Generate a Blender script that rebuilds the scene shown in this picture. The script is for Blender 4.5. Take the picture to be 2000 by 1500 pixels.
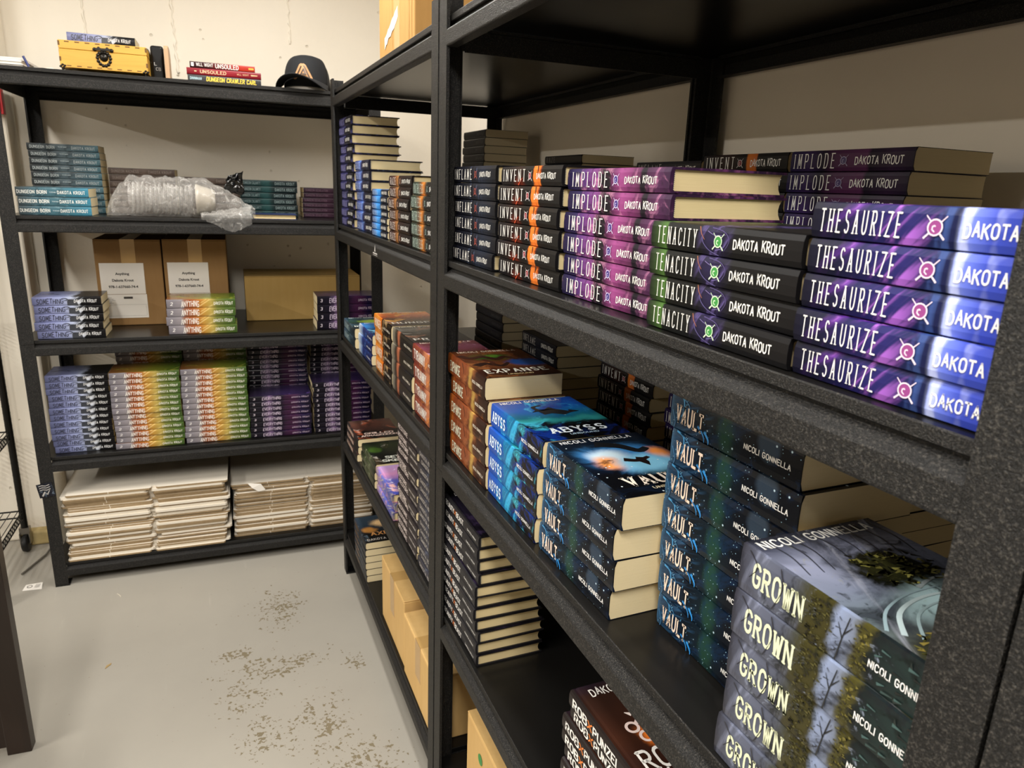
import bpy, math, random
from mathutils import Matrix, Vector
random.seed(7)
SC = bpy.context.scene
for o in list(bpy.data.objects): bpy.data.objects.remove(o)
COL = SC.collection
PI = math.pi

# ------------------------------------------------------------------ camera
YAW, PITCH, ROLL = 0.4038, -0.2675, 0.0370
CAM = Vector((-0.410, -1.3333, 1.4651))
F = Vector((math.sin(YAW)*math.cos(PITCH), math.cos(YAW)*math.cos(PITCH), math.sin(PITCH)))
R0 = Vector((math.cos(YAW), -math.sin(YAW), 0)); U0 = R0.cross(F)
RR = math.cos(ROLL)*R0 + math.sin(ROLL)*U0; UU = -math.sin(ROLL)*R0 + math.cos(ROLL)*U0
cam = bpy.data.objects.new('camera', bpy.data.cameras.new('camera')); COL.objects.link(cam)
cam.data.sensor_width = 36; cam.data.lens = 1391.0/2000*36
cam.data.clip_start = 0.02
M = Matrix.Identity(4)
for i in range(3):
    M[i][0] = RR[i]; M[i][1] = UU[i]; M[i][2] = -F[i]; M[i][3] = CAM[i]
cam.matrix_world = M
cam.data.dof.use_dof = True; cam.data.dof.focus_distance = 1.05; cam.data.dof.aperture_fstop = 14.0
SC.camera = cam

# ------------------------------------------------------------------ world, lights, exposure
wd = bpy.data.worlds.new('world'); SC.world = wd; wd.use_nodes = True
wd.node_tree.nodes['Background'].inputs[0].default_value = (1, .96, .9, 1)
wd.node_tree.nodes['Background'].inputs[1].default_value = 0.05
def area(name, loc, sx, sy, power, color=(1, .962, .90), rot=(0, 0, 0)):
    l = bpy.data.lights.new(name, 'AREA'); l.shape = 'RECTANGLE'; l.size = sx; l.size_y = sy
    l.energy = power; l.color = color
    o = bpy.data.objects.new(name, l); COL.objects.link(o); o.location = loc; o.rotation_euler = rot
    return o
area('ceiling_strip_light', (-1.44, .80, 2.46), .14, 1.0, 9)
area('ceiling_strip_light', (-.20, .70, 2.50), .14, 1.0, 14.5)
area('ceiling_strip_light', (-1.20, -.75, 2.46), .14, 1.15, 18)
area('ceiling_strip_light', (-.60, -1.75, 2.46), .30, 1.0, 24)
area('ceiling_strip_light', (-3.90, -.70, 2.46), .14, 1.15, 60)
SC.view_settings.view_transform = 'Standard'; SC.view_settings.look = 'None'
SC.view_settings.gamma = 1.0; SC.view_settings.use_curve_mapping = False
SC.view_settings.exposure = 1.0

# ------------------------------------------------------------------ helpers
def s2l(c):
    return tuple(((v/12.92) if v <= .04045 else ((v+.055)/1.055)**2.4) for v in c)
def hexc(h):
    h = h.lstrip('#'); return s2l(tuple(int(h[i:i+2], 16)/255 for i in (0, 2, 4))) + (1,)
MATS = {}
class NT:
    """small wrapper for building node trees"""
    def __init__(s, name, rough=.5, metal=0, spec=.5):
        s.m = bpy.data.materials.new(name); s.m.use_nodes = True
        s.t = s.m.node_tree; s.bsdf = s.t.nodes['Principled BSDF']
        s.bsdf.inputs['Roughness'].default_value = rough; s.bsdf.inputs['Metallic'].default_value = metal
        s.bsdf.inputs['Specular IOR Level'].default_value = spec
        MATS[name] = s.m
    def n(s, typ, **k):
        nd = s.t.nodes.new(typ)
        for a, b in k.items(): setattr(nd, a, b)
        return nd
    def link(s, a, b): s.t.links.new(a, b)
    def setin(s, sock, v):
        if hasattr(v, 'is_output') or isinstance(v, bpy.types.NodeSocket): s.link(v, sock)
        else: sock.default_value = v
    def math(s, op, a, b=0.0, c=None, clamp=False):
        nd = s.n('ShaderNodeMath', operation=op, use_clamp=clamp)
        s.setin(nd.inputs[0], a); s.setin(nd.inputs[1], b)
        if c is not None: s.setin(nd.inputs[2], c)
        return nd.outputs[0]
    def smooth(s, v, a, b, lo=0.0, hi=1.0):
        nd = s.n('ShaderNodeMapRange', interpolation_type='SMOOTHSTEP')
        s.setin(nd.inputs['Value'], v); nd.inputs['From Min'].default_value = a; nd.inputs['From Max'].default_value = b
        nd.inputs['To Min'].default_value = lo; nd.inputs['To Max'].default_value = hi
        return nd.outputs['Result']
    def coord(s, scale=(1, 1, 1), loc=(0, 0, 0), rot=(0, 0, 0), kind='Object'):
        tc = s.n('ShaderNodeTexCoord'); mp = s.n('ShaderNodeMapping')
        mp.inputs['Scale'].default_value = scale; mp.inputs['Location'].default_value = loc; mp.inputs['Rotation'].default_value = rot
        s.link(tc.outputs[kind], mp.inputs['Vector']); return mp.outputs['Vector']
    def coord2(s, rot, scale):      # turn first, then stretch: streaks at an angle
        v = s.coord(rot=rot); mp = s.n('ShaderNodeMapping'); mp.inputs['Scale'].default_value = scale
        s.link(v, mp.inputs['Vector']); return mp.outputs['Vector']
    def noise(s, vec, scale=5, detail=4, rough=.55, dist=0.0):
        nd = s.n('ShaderNodeTexNoise'); s.link(vec, nd.inputs['Vector'])
        nd.inputs['Scale'].default_value = scale; nd.inputs['Detail'].default_value = detail
        nd.inputs['Roughness'].default_value = rough; nd.inputs['Distortion'].default_value = dist
        return nd.outputs['Fac']
    def mix(s, fac, a, b):
        nd = s.n('ShaderNodeMix', data_type='RGBA')
        s.setin(nd.inputs['Factor'], fac); s.setin(nd.inputs['A'], a) if False else None
        s.setin(nd.inputs[6], a); s.setin(nd.inputs[7], b)
        return nd.outputs[2]
    def ramp(s, fac, stops):
        nd = s.n('ShaderNodeValToRGB'); cr = nd.color_ramp
        while len(cr.elements) > 1: cr.elements.remove(cr.elements[-1])
        cr.elements[0].position = stops[0][0]; cr.elements[0].color = hexc(stops[0][1])
        for p, c in stops[1:]:
            e = cr.elements.new(p); e.color = hexc(c)
        s.link(fac, nd.inputs['Fac']); return nd.outputs['Color']
    def bump(s, h, strength=.3, dist=.001):
        nd = s.n('ShaderNodeBump'); nd.inputs['Strength'].default_value = strength; nd.inputs['Distance'].default_value = dist
        s.link(h, nd.inputs['Height']); s.link(nd.outputs['Normal'], s.bsdf.inputs['Normal'])
    def color(s, c): s.setin(s.bsdf.inputs['Base Color'], c)
    def sep(s, vec):
        nd = s.n('ShaderNodeSeparateXYZ'); s.link(vec, nd.inputs[0]); return nd.outputs
def plain(name, h, rough=.5, metal=0, var=.08, scale=40, spec=.5):
    if name in MATS: return MATS[name]
    t = NT(name, rough, metal, spec); v = t.coord()
    c = hexc(h); d = tuple(max(0, x*(1-var*2.2)) for x in c[:3])+(1,); l = tuple(min(1, x*(1+var)) for x in c[:3])+(1,)
    t.color(t.mix(t.noise(v, scale), d, l)); return t.m
def paint(h):   # flat printing ink
    nm = 'ink_'+h.lstrip('#')
    if nm in MATS: return MATS[nm]
    t = NT(nm, .35); v = t.coord(); c = hexc(h)
    t.color(t.mix(t.math('MULTIPLY', t.noise(v, 300), .12), c, tuple(x*.8 for x in c[:3])+(1,))); return t.m

class MB:
    """collects geometry for one mesh object"""
    def __init__(s): s.v = []; s.f = []; s.mi = []; s.sm = []
    def add(s, vs, fs, m=0, smooth=False):
        b = len(s.v); s.v += [tuple(p) for p in vs]
        for f in fs: s.f.append(tuple(b+i for i in f)); s.mi.append(m); s.sm.append(smooth)
    def box(s, x0, x1, y0, y1, z0, z1, m=0):
        x0, x1 = min(x0, x1), max(x0, x1); y0, y1 = min(y0, y1), max(y0, y1); z0, z1 = min(z0, z1), max(z0, z1)
        s.add([(x0,y0,z0),(x1,y0,z0),(x1,y1,z0),(x0,y1,z0),(x0,y0,z1),(x1,y0,z1),(x1,y1,z1),(x0,y1,z1)],
              [(3,2,1,0),(4,5,6,7),(0,1,5,4),(1,2,6,5),(2,3,7,6),(3,0,4,7)], m)
    def prism(s, prof, fn, a, b, m=0, smooth=False, caps=True):
        """profile list of 2-tuples swept from a to b; fn(p,q,t) gives the point"""
        n = len(prof); vs = [fn(p, q, a) for p, q in prof]+[fn(p, q, b) for p, q in prof]
        fs = [(i, (i+1) % n, n+(i+1) % n, n+i) for i in range(n)]
        s.add(vs, fs, m, smooth)
        if caps: s.add(vs, [tuple(range(n-1, -1, -1)), tuple(range(n, 2*n))], m)
    def tube(s, pts, r, seg=8, m=0, close=True):
        pts = [Vector(p) for p in pts]; rings = []
        rs = r if isinstance(r, (list, tuple)) else [r]*len(pts)
        up = Vector((0, 0, 1))
        for i, p in enumerate(pts):
            d = (pts[min(i+1, len(pts)-1)]-pts[max(i-1, 0)]).normalized()
            a = d.cross(up if abs(d.dot(up)) < .95 else Vector((1, 0, 0))).normalized(); b = d.cross(a)
            rings.append([p+(a*math.cos(k*2*PI/seg)+b*math.sin(k*2*PI/seg))*rs[i] for k in range(seg)])
        vs = [q for rg in rings for q in rg]; fs = []
        for i in range(len(pts)-1):
            for k in range(seg):
                fs.append((i*seg+k, i*seg+(k+1) % seg, (i+1)*seg+(k+1) % seg, (i+1)*seg+k))
        s.add(vs, fs, m, True)
        if close: s.add(vs, [tuple(range(seg-1, -1, -1)), tuple(range((len(pts)-1)*seg, len(pts)*seg))], m)
    def lathe(s, prof, c=(0, 0, 0), seg=24, m=0, smooth=True):
        vs = []; fs = []; n = len(prof)
        for k in range(seg):
            a = k*2*PI/seg
            for r, z in prof: vs.append((c[0]+r*math.cos(a), c[1]+r*math.sin(a), c[2]+z))
        for k in range(seg):
            for i in range(n-1):
                fs.append((k*n+i, ((k+1) % seg)*n+i, ((k+1) % seg)*n+i+1, k*n+i+1))
        s.add(vs, fs, m, smooth)
    def mesh(s, name, mats):
        me = bpy.data.meshes.new(name); me.from_pydata(s.v, [], s.f)
        for m in mats: me.materials.append(m)
        me.polygons.foreach_set('material_index', s.mi); me.polygons.foreach_set('use_smooth', s.sm)
        me.update(); return me
    def build(s, name, mats, parent=None, loc=None, rz=0):
        if not isinstance(mats, (list, tuple)): mats = [mats]
        return link(name, s.mesh(name, mats), parent, loc, rz)
def link(name, data, parent=None, loc=None, rz=0):
    o = bpy.data.objects.new(name, data); COL.objects.link(o)
    if parent: o.parent = parent
    if loc: o.location = loc
    if rz: o.rotation_euler = (0, 0, rz)
    return o
def tag(o, label, cat, group=None):
    o['label'] = label; o['category'] = cat
    if group: o['group'] = group
    return o
def thing(name, label, cat, loc=(0, 0, 0), rz=0, group=None):
    return tag(link(name, None, None, loc, rz), label, cat, group)
def struct(o): o['kind'] = 'structure'; return o
def bevel(o, w=.002, seg=2):
    md = o.modifiers.new('bevel', 'BEVEL'); md.width = w; md.segments = seg; md.limit_method = 'ANGLE'; return o
THB = -0.0308; BX, BY = 0.1967, 1.3956
def bw(lx, ly, z=0.0):     # a point given along / into the rack at the end wall
    c, s_ = math.cos(THB), math.sin(THB)
    return (BX+lx*c-ly*s_, BY+lx*s_+ly*c, z)
NUM = ['', 'first', 'second', 'third', 'fourth', 'fifth', 'sixth', 'seventh', 'eighth', 'ninth', 'tenth', 'eleventh', 'twelfth', 'thirteenth',
       'fourteenth', 'fifteenth', 'sixteenth', 'seventeenth', 'eighteenth', 'nineteenth', 'twentieth']
def nth(i):
    if i <= 20: return NUM[i]
    return {2: 'twenty', 3: 'thirty', 4: 'forty'}[i//10]+('-'+NUM[i % 10] if i % 10 else 'th')
def rank(i, n, what='book'):
    if i == 0: return 'topmost '+what
    if i == n-1: return 'bottom '+what
    return nth(i+1)+' '+what+' from the top'

# ------------------------------------------------------------------ stroke lettering
def arc(cx, cy, rx, ry, a0, a1, n=6):
    return [(cx+rx*math.cos(math.radians(a0+(a1-a0)*i/n)), cy+ry*math.sin(math.radians(a0+(a1-a0)*i/n))) for i in range(n+1)]
G = {
 'A': [[(0,0),(.5,1)],[(.5,1),(1,0)],[(.2,.34),(.8,.34)]],
 'B': [[(0,0),(0,1)],[(0,1),(.5,1)]+arc(.6,.77,.3,.23,80,-80)+[(0,.54)],[(.5,.54)]+arc(.65,.27,.35,.27,80,-80)+[(0,0)]],
 'C': [arc(.5,.72,.5,.28,20,180)+arc(.5,.28,.5,.28,180,340)],
 'D': [[(0,0),(0,1)],[(0,1),(.45,1)]+arc(.5,.5,.5,.5,80,-80,8)+[(0,0)]],
 'E': [[(0,0),(0,1)],[(0,1),(.9,1)],[(0,.52),(.7,.52)],[(0,0),(.95,0)]],
 'F': [[(0,0),(0,1)],[(0,1),(.9,1)],[(0,.52),(.7,.52)]],
 'G': [arc(.5,.72,.5,.28,20,180)+arc(.5,.28,.5,.28,180,350)+[(1,.46)],[(.55,.46),(1,.46)]],
 'H': [[(0,0),(0,1)],[(1,0),(1,1)],[(0,.52),(1,.52)]],
 'I': [[(0,0),(0,1)]],
 'J': [[(.8,1),(.8,.28)]+arc(.4,.26,.4,.26,0,-170)],
 'K': [[(0,0),(0,1)],[(.95,1),(0,.45)],[(.3,.62),(1,0)]],
 'L': [[(0,0),(0,1)],[(0,0),(.9,0)]],
 'M': [[(0,0),(.1,1)],[(.1,1),(.55,.2)],[(.55,.2),(1,1)],[(1,1),(1.1,0)]],
 'N': [[(0,0),(0,1)],[(0,1),(1,0)],[(1,0),(1,1)]],
 'O': [arc(.5,.7,.5,.3,0,180)+arc(.5,.3,.5,.3,180,360)+[(1,.7)]],
 'P': [[(0,0),(0,1)],[(0,1),(.5,1)]+arc(.6,.74,.35,.26,80,-80)+[(0,.48)]],
 'Q': [arc(.5,.7,.5,.3,0,180)+arc(.5,.3,.5,.3,180,360)+[(1,.7)],[(.6,.25),(1.05,-.1)]],
 'R': [[(0,0),(0,1)],[(0,1),(.5,1)]+arc(.58,.75,.34,.25,80,-80)+[(0,.5)],[(.4,.5),(1,0)]],
 'S': [arc(.5,.75,.45,.25,30,270)+arc(.5,.25,.47,.25,90,-150)],
 'T': [[(.5,0),(.5,1)],[(0,1),(1,1)]],
 'U': [[(0,1),(0,.3)]+arc(.5,.3,.5,.3,180,360)+[(1,1)]],
 'V': [[(0,1),(.5,0)],[(.5,0),(1,1)]],
 'W': [[(0,1),(.3,0)],[(.3,0),(.6,.85)],[(.6,.85),(.9,0)],[(.9,0),(1.2,1)]],
 'X': [[(0,0),(1,1)],[(0,1),(1,0)]],
 'Y': [[(0,1),(.5,.48)],[(1,1),(.5,.48)],[(.5,.48),(.5,0)]],
 'Z': [[(0,1),(1,1)],[(1,1),(0,0)],[(0,0),(1,0)]],
 '0': [arc(.5,.7,.5,.3,0,180)+arc(.5,.3,.5,.3,180,360)+[(1,.7)]], '1': [[(.1,.8),(.4,1)],[(.4,1),(.4,0)]],
 '2': [arc(.5,.72,.45,.28,160,-30)+[(0,0)],[(0,0),(1,0)]], '3': [arc(.45,.75,.45,.25,150,-90)+arc(.45,.25,.5,.25,90,-150)],
 '4': [[(.75,0),(.75,1)],[(.75,1),(0,.3)],[(0,.3),(1,.3)]], '6': [[(.8,1),(.1,.45)]+arc(.5,.28,.45,.28,160,-180)],
 '7': [[(0,1),(1,1)],[(1,1),(.35,0)]], '8': [arc(.5,.76,.42,.24,0,360,10),arc(.5,.26,.5,.26,0,360,10)],
 '9': [arc(.5,.7,.45,.3,0,360,10)+[(.4,0)]], '-': [[(.1,.45),(.8,.45)]], '.': [[(0,0),(0,.06)]], '&': [[(1,0),(.2,.8)]+arc(.45,.85,.25,.15,180,0)+[(.05,.3)]+arc(.4,.2,.38,.2,160,350)],
}
GW = {'I': .06, 'M': 1.1, 'W': 1.2, '.': .05, ' ': .5, 'E': .92, 'L': .85, 'F': .85}
def ribbon(pts, w0, w1=None, cap=0.0):
    """2-D polyline to quads; widths w0..w1"""
    if w1 is None: w1 = w0
    n = len(pts); L = []; Rr = []
    for i in range(n):
        a = pts[max(i-1, 0)]; b = pts[min(i+1, n-1)]
        dx, dy = b[0]-a[0], b[1]-a[1]; l = math.hypot(dx, dy) or 1e-9
        nx, ny = -dy/l, dx/l; w = (w0+(w1-w0)*i/max(1, n-1))/2
        if 0 < i < n-1:
            d1 = (pts[i][0]-a[0], pts[i][1]-a[1]); l1 = math.hypot(*d1) or 1e-9
            cs = abs((-d1[1]/l1)*nx+(d1[0]/l1)*ny); w = w/max(.6, cs)
        e = (-cap if i == 0 else cap if i == n-1 else 0)
        px, py = pts[i][0]+dx/l*e, pts[i][1]+dy/l*e
        L.append((px+nx*w, py+ny*w)); Rr.append((px-nx*w, py-ny*w))
    return [(L[i], Rr[i], Rr[i+1], L[i+1]) for i in range(n-1)]
def word(txt, h, w, weight, gap=.35, serif=0.0, slant=0.0, jit=0.0, thin=1.0):
    """quads of a word, baseline at 0, starting at x=0; returns quads, width"""
    qs = []; x = 0.0; rnd = random.Random(len(txt)*7+3)
    for ch in txt:
        if ch == ' ': x += w*(.5+gap); continue
        gl = G.get(ch)
        if gl is None: x += w*(.6+gap); continue
        oy = rnd.uniform(-jit, jit)*h; sc = 1+rnd.uniform(-jit, jit)
        for st in gl:
            pts = [(x+p*w+slant*q*h*sc, q*h*sc+oy) for p, q in st]
            horiz = abs(pts[0][1]-pts[-1][1]) < .02*h and len(pts) == 2
            wt = weight*(thin if horiz else 1)
            qs += ribbon(pts, wt, wt, wt*.3)
            if serif:
                for (p, q) in (st[0], st[-1]):
                    if (q in (0, 1)) and not horiz and len(st) == 2:
                        cx = x+p*w+slant*q*h*sc; cy = q*h*sc+oy; hw = serif*w/2
                        qs.append(((cx-hw, cy-weight*.25), (cx+hw, cy-weight*.25), (cx+hw, cy+weight*.25), (cx-hw, cy+weight*.25)))
        x += w*(GW.get(ch, 1.0)+gap)
    return qs, x-w*gap
STY = {   # letter width, weight, gap (fractions of height), serif, slant, jitter
 'tall': (.30, .070, .60, .30, 0, 0), 'tallw': (.42, .13, .42, .3, 0, 0), 'author': (.55, .15, .42, .30, 0, .10), 'serif': (.62, .16, .5, .4, 0, 0),
 'hand': (.55, .14, .40, 0, .12, .10), 'brush': (.6, .2, .3, .2, .1, .12), 'bold': (.55, .21, .42, 0, .12, 0), 'vault': (.52, .17, .5, .45, 0, .03), 'sans': (.55, .15, .45, 0, 0, 0),
 'block': (.5, .17, .35, .3, 0, 0)}
def smooth_path(pts, n=5):
    if len(pts) < 3: return list(pts)
    P = [pts[0]]+list(pts)+[pts[-1]]; out = []
    for i in range(1, len(P)-2):
        for k in range(n):
            t = k/n; out.append(tuple(.5*((2*P[i][d])+(-P[i-1][d]+P[i+1][d])*t+(2*P[i-1][d]-5*P[i][d]+4*P[i+1][d]-P[i+2][d])*t*t+(-P[i-1][d]+3*P[i][d]-3*P[i+1][d]+P[i+2][d])*t**3) for d in (0, 1)))
    return out+[pts[-1]]
def sprigs(n, box, cols, w, l, seed, ang=None):
    """short random brush marks, e.g. moss or twigs, inside box (s0, s1, q0, q1)"""
    r = random.Random(seed); out = []
    for i in range(n):
        a, c = r.uniform(box[0], box[1]), r.uniform(box[2], box[3]); th = r.uniform(0, 2*PI) if ang is None else r.gauss(ang, .5); k = r.uniform(.5, 1)*l
        out.append(('~', [(a, c), (a+k*math.cos(th), c+k*2.2*math.sin(th))], w*r.uniform(.5, 1.2), w*.2, r.choice(cols)))
    return out
def lay(txt, style, h, width=None):
    lw, wt, gp, sf, sl, jt = STY[style]
    q, w = word(txt, h, lw*h, wt*h, gp/lw*.62, sf/lw*.62 if sf else 0, sl, jt)
    if width:
        k = width/w; q = [tuple((a*k, b) for a, b in f) for f in q]; w = width
    return q, w
# ------------------------------------------------------------------ common materials
def mat_powder():
    t = NT('black_powder_coat', .48, 0, .33); v = t.coord()
    n = t.noise(v, 520, 3, .7); n2 = t.noise(v, 900, 2)
    t.color(t.ramp(n, [(.36, '#050505'), (.49, '#0f0e0d'), (.57, '#201e1c'), (.66, '#423f3a')]))
    t.bump(t.math('ADD', n, t.math('MULTIPLY', n2, .5)), .9, .0016); return t.m
def mat_board():
    t = NT('black_shelf_board', .28, 0, .26); v = t.coord()
    t.color(t.mix(t.noise(v, 6), hexc('#0d0c0b'), hexc('#171615'))); t.bump(t.noise(v, 300), .08, .0005); return t.m
def mat_pages(name, a, b):
    t = NT(name, .8); v = t.coord((14, 14, 1500)); v2 = t.coord()
    n = t.noise(v, 1.0, 3, .7); t.color(t.mix(t.math('ADD', t.math('MULTIPLY', n, .55), t.math('MULTIPLY', t.noise(v2, 9), .35)), hexc(a), hexc(b)))
    t.bump(n, .25, .0006); return t.m
def mat_card(name, a, b, edge=False):
    t = NT(name, .8, 0, .25); v = t.coord((60, 60, 8)); v2 = t.coord()
    n = t.math('ADD', t.math('MULTIPLY', t.noise(v, 1, 3), .5), t.math('MULTIPLY', t.noise(v2, 7, 4), .5))
    t.color(t.mix(n, hexc(a), hexc(b))); t.bump(t.noise(v, 1), .12, .001); return t.m
POWDER = mat_powder(); BOARD = mat_board()
PAGES = mat_pages('cream_page_edges', '#cfba88', '#e6d4a6'); PAGESW = mat_pages('white_page_edges', '#d3c298', '#ecdcb4')
CARD = mat_card('brown_cardboard', '#a9824c', '#c7a066'); CARDT = mat_card('tan_cardboard', '#bd965a', '#d9b67c')
TAPE = plain('packing_tape', '#c09a60', .18, 0, .05, 20, .6); WHITE = plain('white_label_paper', '#e9e4dc', .6, 0, .02, 10)
DARK = plain('black_plastic', '#121212', .35, 0, .1, 60)
def mat_headband():
    t = NT('striped_headband', .7); v = t.coord(); z = t.sep(v)[2]
    s = t.math('SINE', t.math('MULTIPLY', z, 3200.0)); t.color(t.mix(t.smooth(s, -.1, .1), hexc('#0c0c0e'), hexc('#e8dfc4'))); return t.m
HEADB = mat_headband()

# ------------------------------------------------------------------ book artwork
def art(name, L, T, W, stops, layers=(), rough=.32, warp=.12, nscale=22, cover=False):
    t = NT(name, rough+.06, 0, .20); v = t.coord(); X, Y, Z = t.sep(v)
    s = t.math('DIVIDE', X, L); q = t.math('DIVIDE', Y, W) if cover else t.math('DIVIDE', Z, T)
    n = t.noise(v, nscale, 5, .6, .6)
    nc = t.math('SUBTRACT', n, .5)
    c = t.ramp(t.math('ADD', s, t.math('MULTIPLY', nc, warp)), stops)
    for i, ly in enumerate(layers):
        k = ly[0]
        if k == 'band':
            _, a, b, soft, col, wp, amt = ly
            sv = t.math('ADD', s, t.math('MULTIPLY', nc, wp))
            m = t.math('MULTIPLY', t.smooth(sv, a-soft, a+soft), t.smooth(sv, b-soft, b+soft, 1, 0))
            c = t.mix(t.math('MULTIPLY', m, amt), c, hexc(col))
        elif k == 'blob':
            _, a, b, ra, rb, col, soft, wp = ly
            u = t.math('DIVIDE', t.math('SUBTRACT', s, a), ra); w = t.math('DIVIDE', t.math('SUBTRACT', q, b), rb)
            d = t.math('SQRT', t.math('ADD', t.math('MULTIPLY', u, u), t.math('MULTIPLY', w, w)))
            d = t.math('ADD', d, t.math('MULTIPLY', nc, wp))
            c = t.mix(t.smooth(d, 1-soft, 1+soft, 1, 0), c, hexc(col))
        elif k == 'fleck':
            _, col, sc, th = ly
            vo = t.n('ShaderNodeTexVoronoi'); t.link(v, vo.inputs['Vector']); vo.inputs['Scale'].default_value = sc
            c = t.mix(t.smooth(vo.outputs['Distance'], th, th*1.6, 1, 0), c, hexc(col))
        elif k == 'mottle':
            _, col, sc, lo, hi, amt = ly
            c = t.mix(t.math('MULTIPLY', t.smooth(t.noise(v, sc, 5, .65, 1.0), lo, hi), amt), c, hexc(col))
        elif k == 'streak':     # brush-like streaks running at an angle across the art
            _, col, ang, sc, lo, hi, amt = ly
            vv = t.coord2((0, ang, 0) if not cover else (0, 0, ang), (sc*.12, sc, sc))
            c = t.mix(t.math('MULTIPLY', t.smooth(t.noise(vv, 1, 4, .6, .4), lo, hi), amt), c, hexc(col))
        elif k == 'sband':      # streaks limited to a band
            _, a, b, soft, col, ang, sc, amt = ly
            vv = t.coord2((0, ang, 0), (sc*.14, sc, sc))
            m = t.math('MULTIPLY', t.smooth(s, a-soft, a+soft), t.smooth(s, b-soft, b+soft, 1, 0))
            c = t.mix(t.math('MULTIPLY', t.math('MULTIPLY', m, t.smooth(t.noise(vv, 1, 3, .6, .5), .48, .63)), amt), c, hexc(col))
    t.color(c); return t.m
BOOKS = {}
def design(key, L, W, T, hard, stops, layers=(), sp=(), cstops=None, clayers=(), cp=(), rough=.32, warp=.12, nscale=22, pages=None, cwarp=.3, cn=14):
    """build the meshes of one kind of book. local axes: x from head to tail along the spine, y from spine to fore edge, z thickness"""
    m0 = art('spine_art_'+key, L, T, W, stops, layers, rough, warp, nscale)
    m1 = art('cover_art_'+key, L, T, W, cstops or stops, clayers if cstops else layers, rough*.9, cwarp, cn, True)
    mats = [m0, m1]; inks = {}
    def ink(h):
        if h not in inks: inks[h] = len(mats); mats.append(paint(h))
        return inks[h]
    b = MB(); bt = .0026 if hard else .0006
    if hard:
        prof = [(W, T), (.012, T), (.008, T-.0008), (.004, T), (.0008, T-.0006), (-.0008, T*.8), (-.0012, T*.5), (-.0008, T*.2), (.0008, .0006), (.004, 0), (.008, .0008), (.012, 0), (W, 0),
                (W, bt), (.006, bt), (.004, bt+.001), (.004, T-bt-.001), (.006, T-bt), (W, T-bt)]
        outs = 12
    else:
        prof = [(W, T), (.004, T), (.0010, T-.0007), (0, T*.82), (-.0004, T*.5), (0, T*.18), (.0010, .0007), (.004, 0), (W, 0), (W, bt), (.004, bt), (.0012, T*.2), (.0008, T*.5), (.0012, T*.8), (.004, T-bt), (W, T-bt)]
        outs = 8
    n = len(prof)
    vs = [(0, p, q) for p, q in prof]+[(L, p, q) for p, q in prof]
    b.v += vs
    for i in range(n):
        j = (i+1) % n; p0, p1 = prof[i], prof[j]
        top = (i < outs and (p0[0] > .003 and p1[0] > .003))
        b.f.append((j, i, n+i, n+j)); b.mi.append(1 if top else 0); b.sm.append(False)
    # end caps as strips between outer and inner profile
    if hard: pairs = [(0, n-1), (2, n-2), (4, n-3), (6, n-3), (8, n-4), (10, n-5), (12, n-6)]
    else: pairs = [(0, n-1), (1, n-2), (3, n-3), (4, n-4), (5, n-5), (7, n-6), (8, n-7)]
    for (a, c), (a2, c2) in zip(pairs[:-1], pairs[1:]):
        fa = list(range(a, a2+1)) + ([c2] if c2 == c else [c2, c])
        b.f.append(tuple(fa)); b.mi.append(0); b.sm.append(False)
        b.f.append(tuple(n+i for i in reversed(fa))); b.mi.append(0); b.sm.append(False)
    ys = -.0012 if hard else -.0004
    def spq(qs, x0, z0, col):
        k = ink(col)
        for f in qs:
            b.add([(x0+a, ys-.00035, z0+c) for a, c in f], [(0, 1, 2, 3)], k)
    for it in sp:
        if it[0] == '@':      # round emblem with two crossed blades
            _, s0, zc, r, c1, c2 = it
            cx, cz = s0*L, zc*T; rr = r*T
            spq(ribbon([(-rr*1.25, -rr*1.25), (rr*1.25, rr*1.25)], rr*.22, rr*.1), cx, cz, c1)
            spq(ribbon([(-rr*1.25, rr*1.25), (rr*1.25, -rr*1.25)], rr*.1, rr*.22), cx, cz, c1)
            k = ink(c2); b.add([(cx+rr*.8*math.cos(i*PI/8), ys-.0005, cz+rr*.8*math.sin(i*PI/8)) for i in range(16)], [tuple(range(15, -1, -1))[::-1]], k)
            k = ink(c1)
            qs = ribbon([(rr*.86*math.cos(i*PI/8), rr*.86*math.sin(i*PI/8)) for i in range(17)], rr*.16)
            qs += ribbon([(rr*.1*j*math.cos(j*.95), rr*.1*j*math.sin(j*.95)) for j in range(1, 6)], rr*.13)
            for f in qs: b.add([(cx+a, ys-.0007, cz+c) for a, c in f], [(0, 1, 2, 3)], k)
        elif it[0] == '~':    # free brush path on the spine
            _, pts, w0, w1, col = it
            spq(ribbon([(p*L, q*T) for p, q in smooth_path(pts)], w0*T, w1*T), 0, 0, col)
        elif it[0] == '#':    # polygon on the spine
            _, pts, col = it
            b.add([(p*L, ys-.00025, q*T) for p, q in pts], [tuple(range(len(pts)))], ink(col))
        else:
            txt, sty, s0, s1, zc, h, col = it
            qs, w = lay(txt, sty, h*T, (s1-s0)*L); spq(qs, s0*L, zc*T-h*T/2, col)
    zt = T+.0003
    for it in cp:
        if it[0] == '~':
            _, pts, w0, w1, col = it; k = ink(col)
            for f in ribbon([(p*L, q*W) for p, q in smooth_path(pts)], w0, w1): b.add([(a, c, zt) for a, c in f], [(3, 2, 1, 0)], k)
        elif it[0] == '#':
            _, pts, col = it; b.add([(p*L, q*W, zt-.0001) for p, q in pts], [tuple(range(len(pts)))], ink(col))
        else:
            txt, sty, sc, w0, w1, h, col = it; k = ink(col)
            qs, w = lay(txt, sty, h, (w1-w0)*W)
            for f in qs: b.add([(sc*L+h/2-c, w0*W+a, zt+.0001) for a, c in f], [(0, 1, 2, 3)], k)
    cover = b.mesh('cover', mats)
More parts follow.
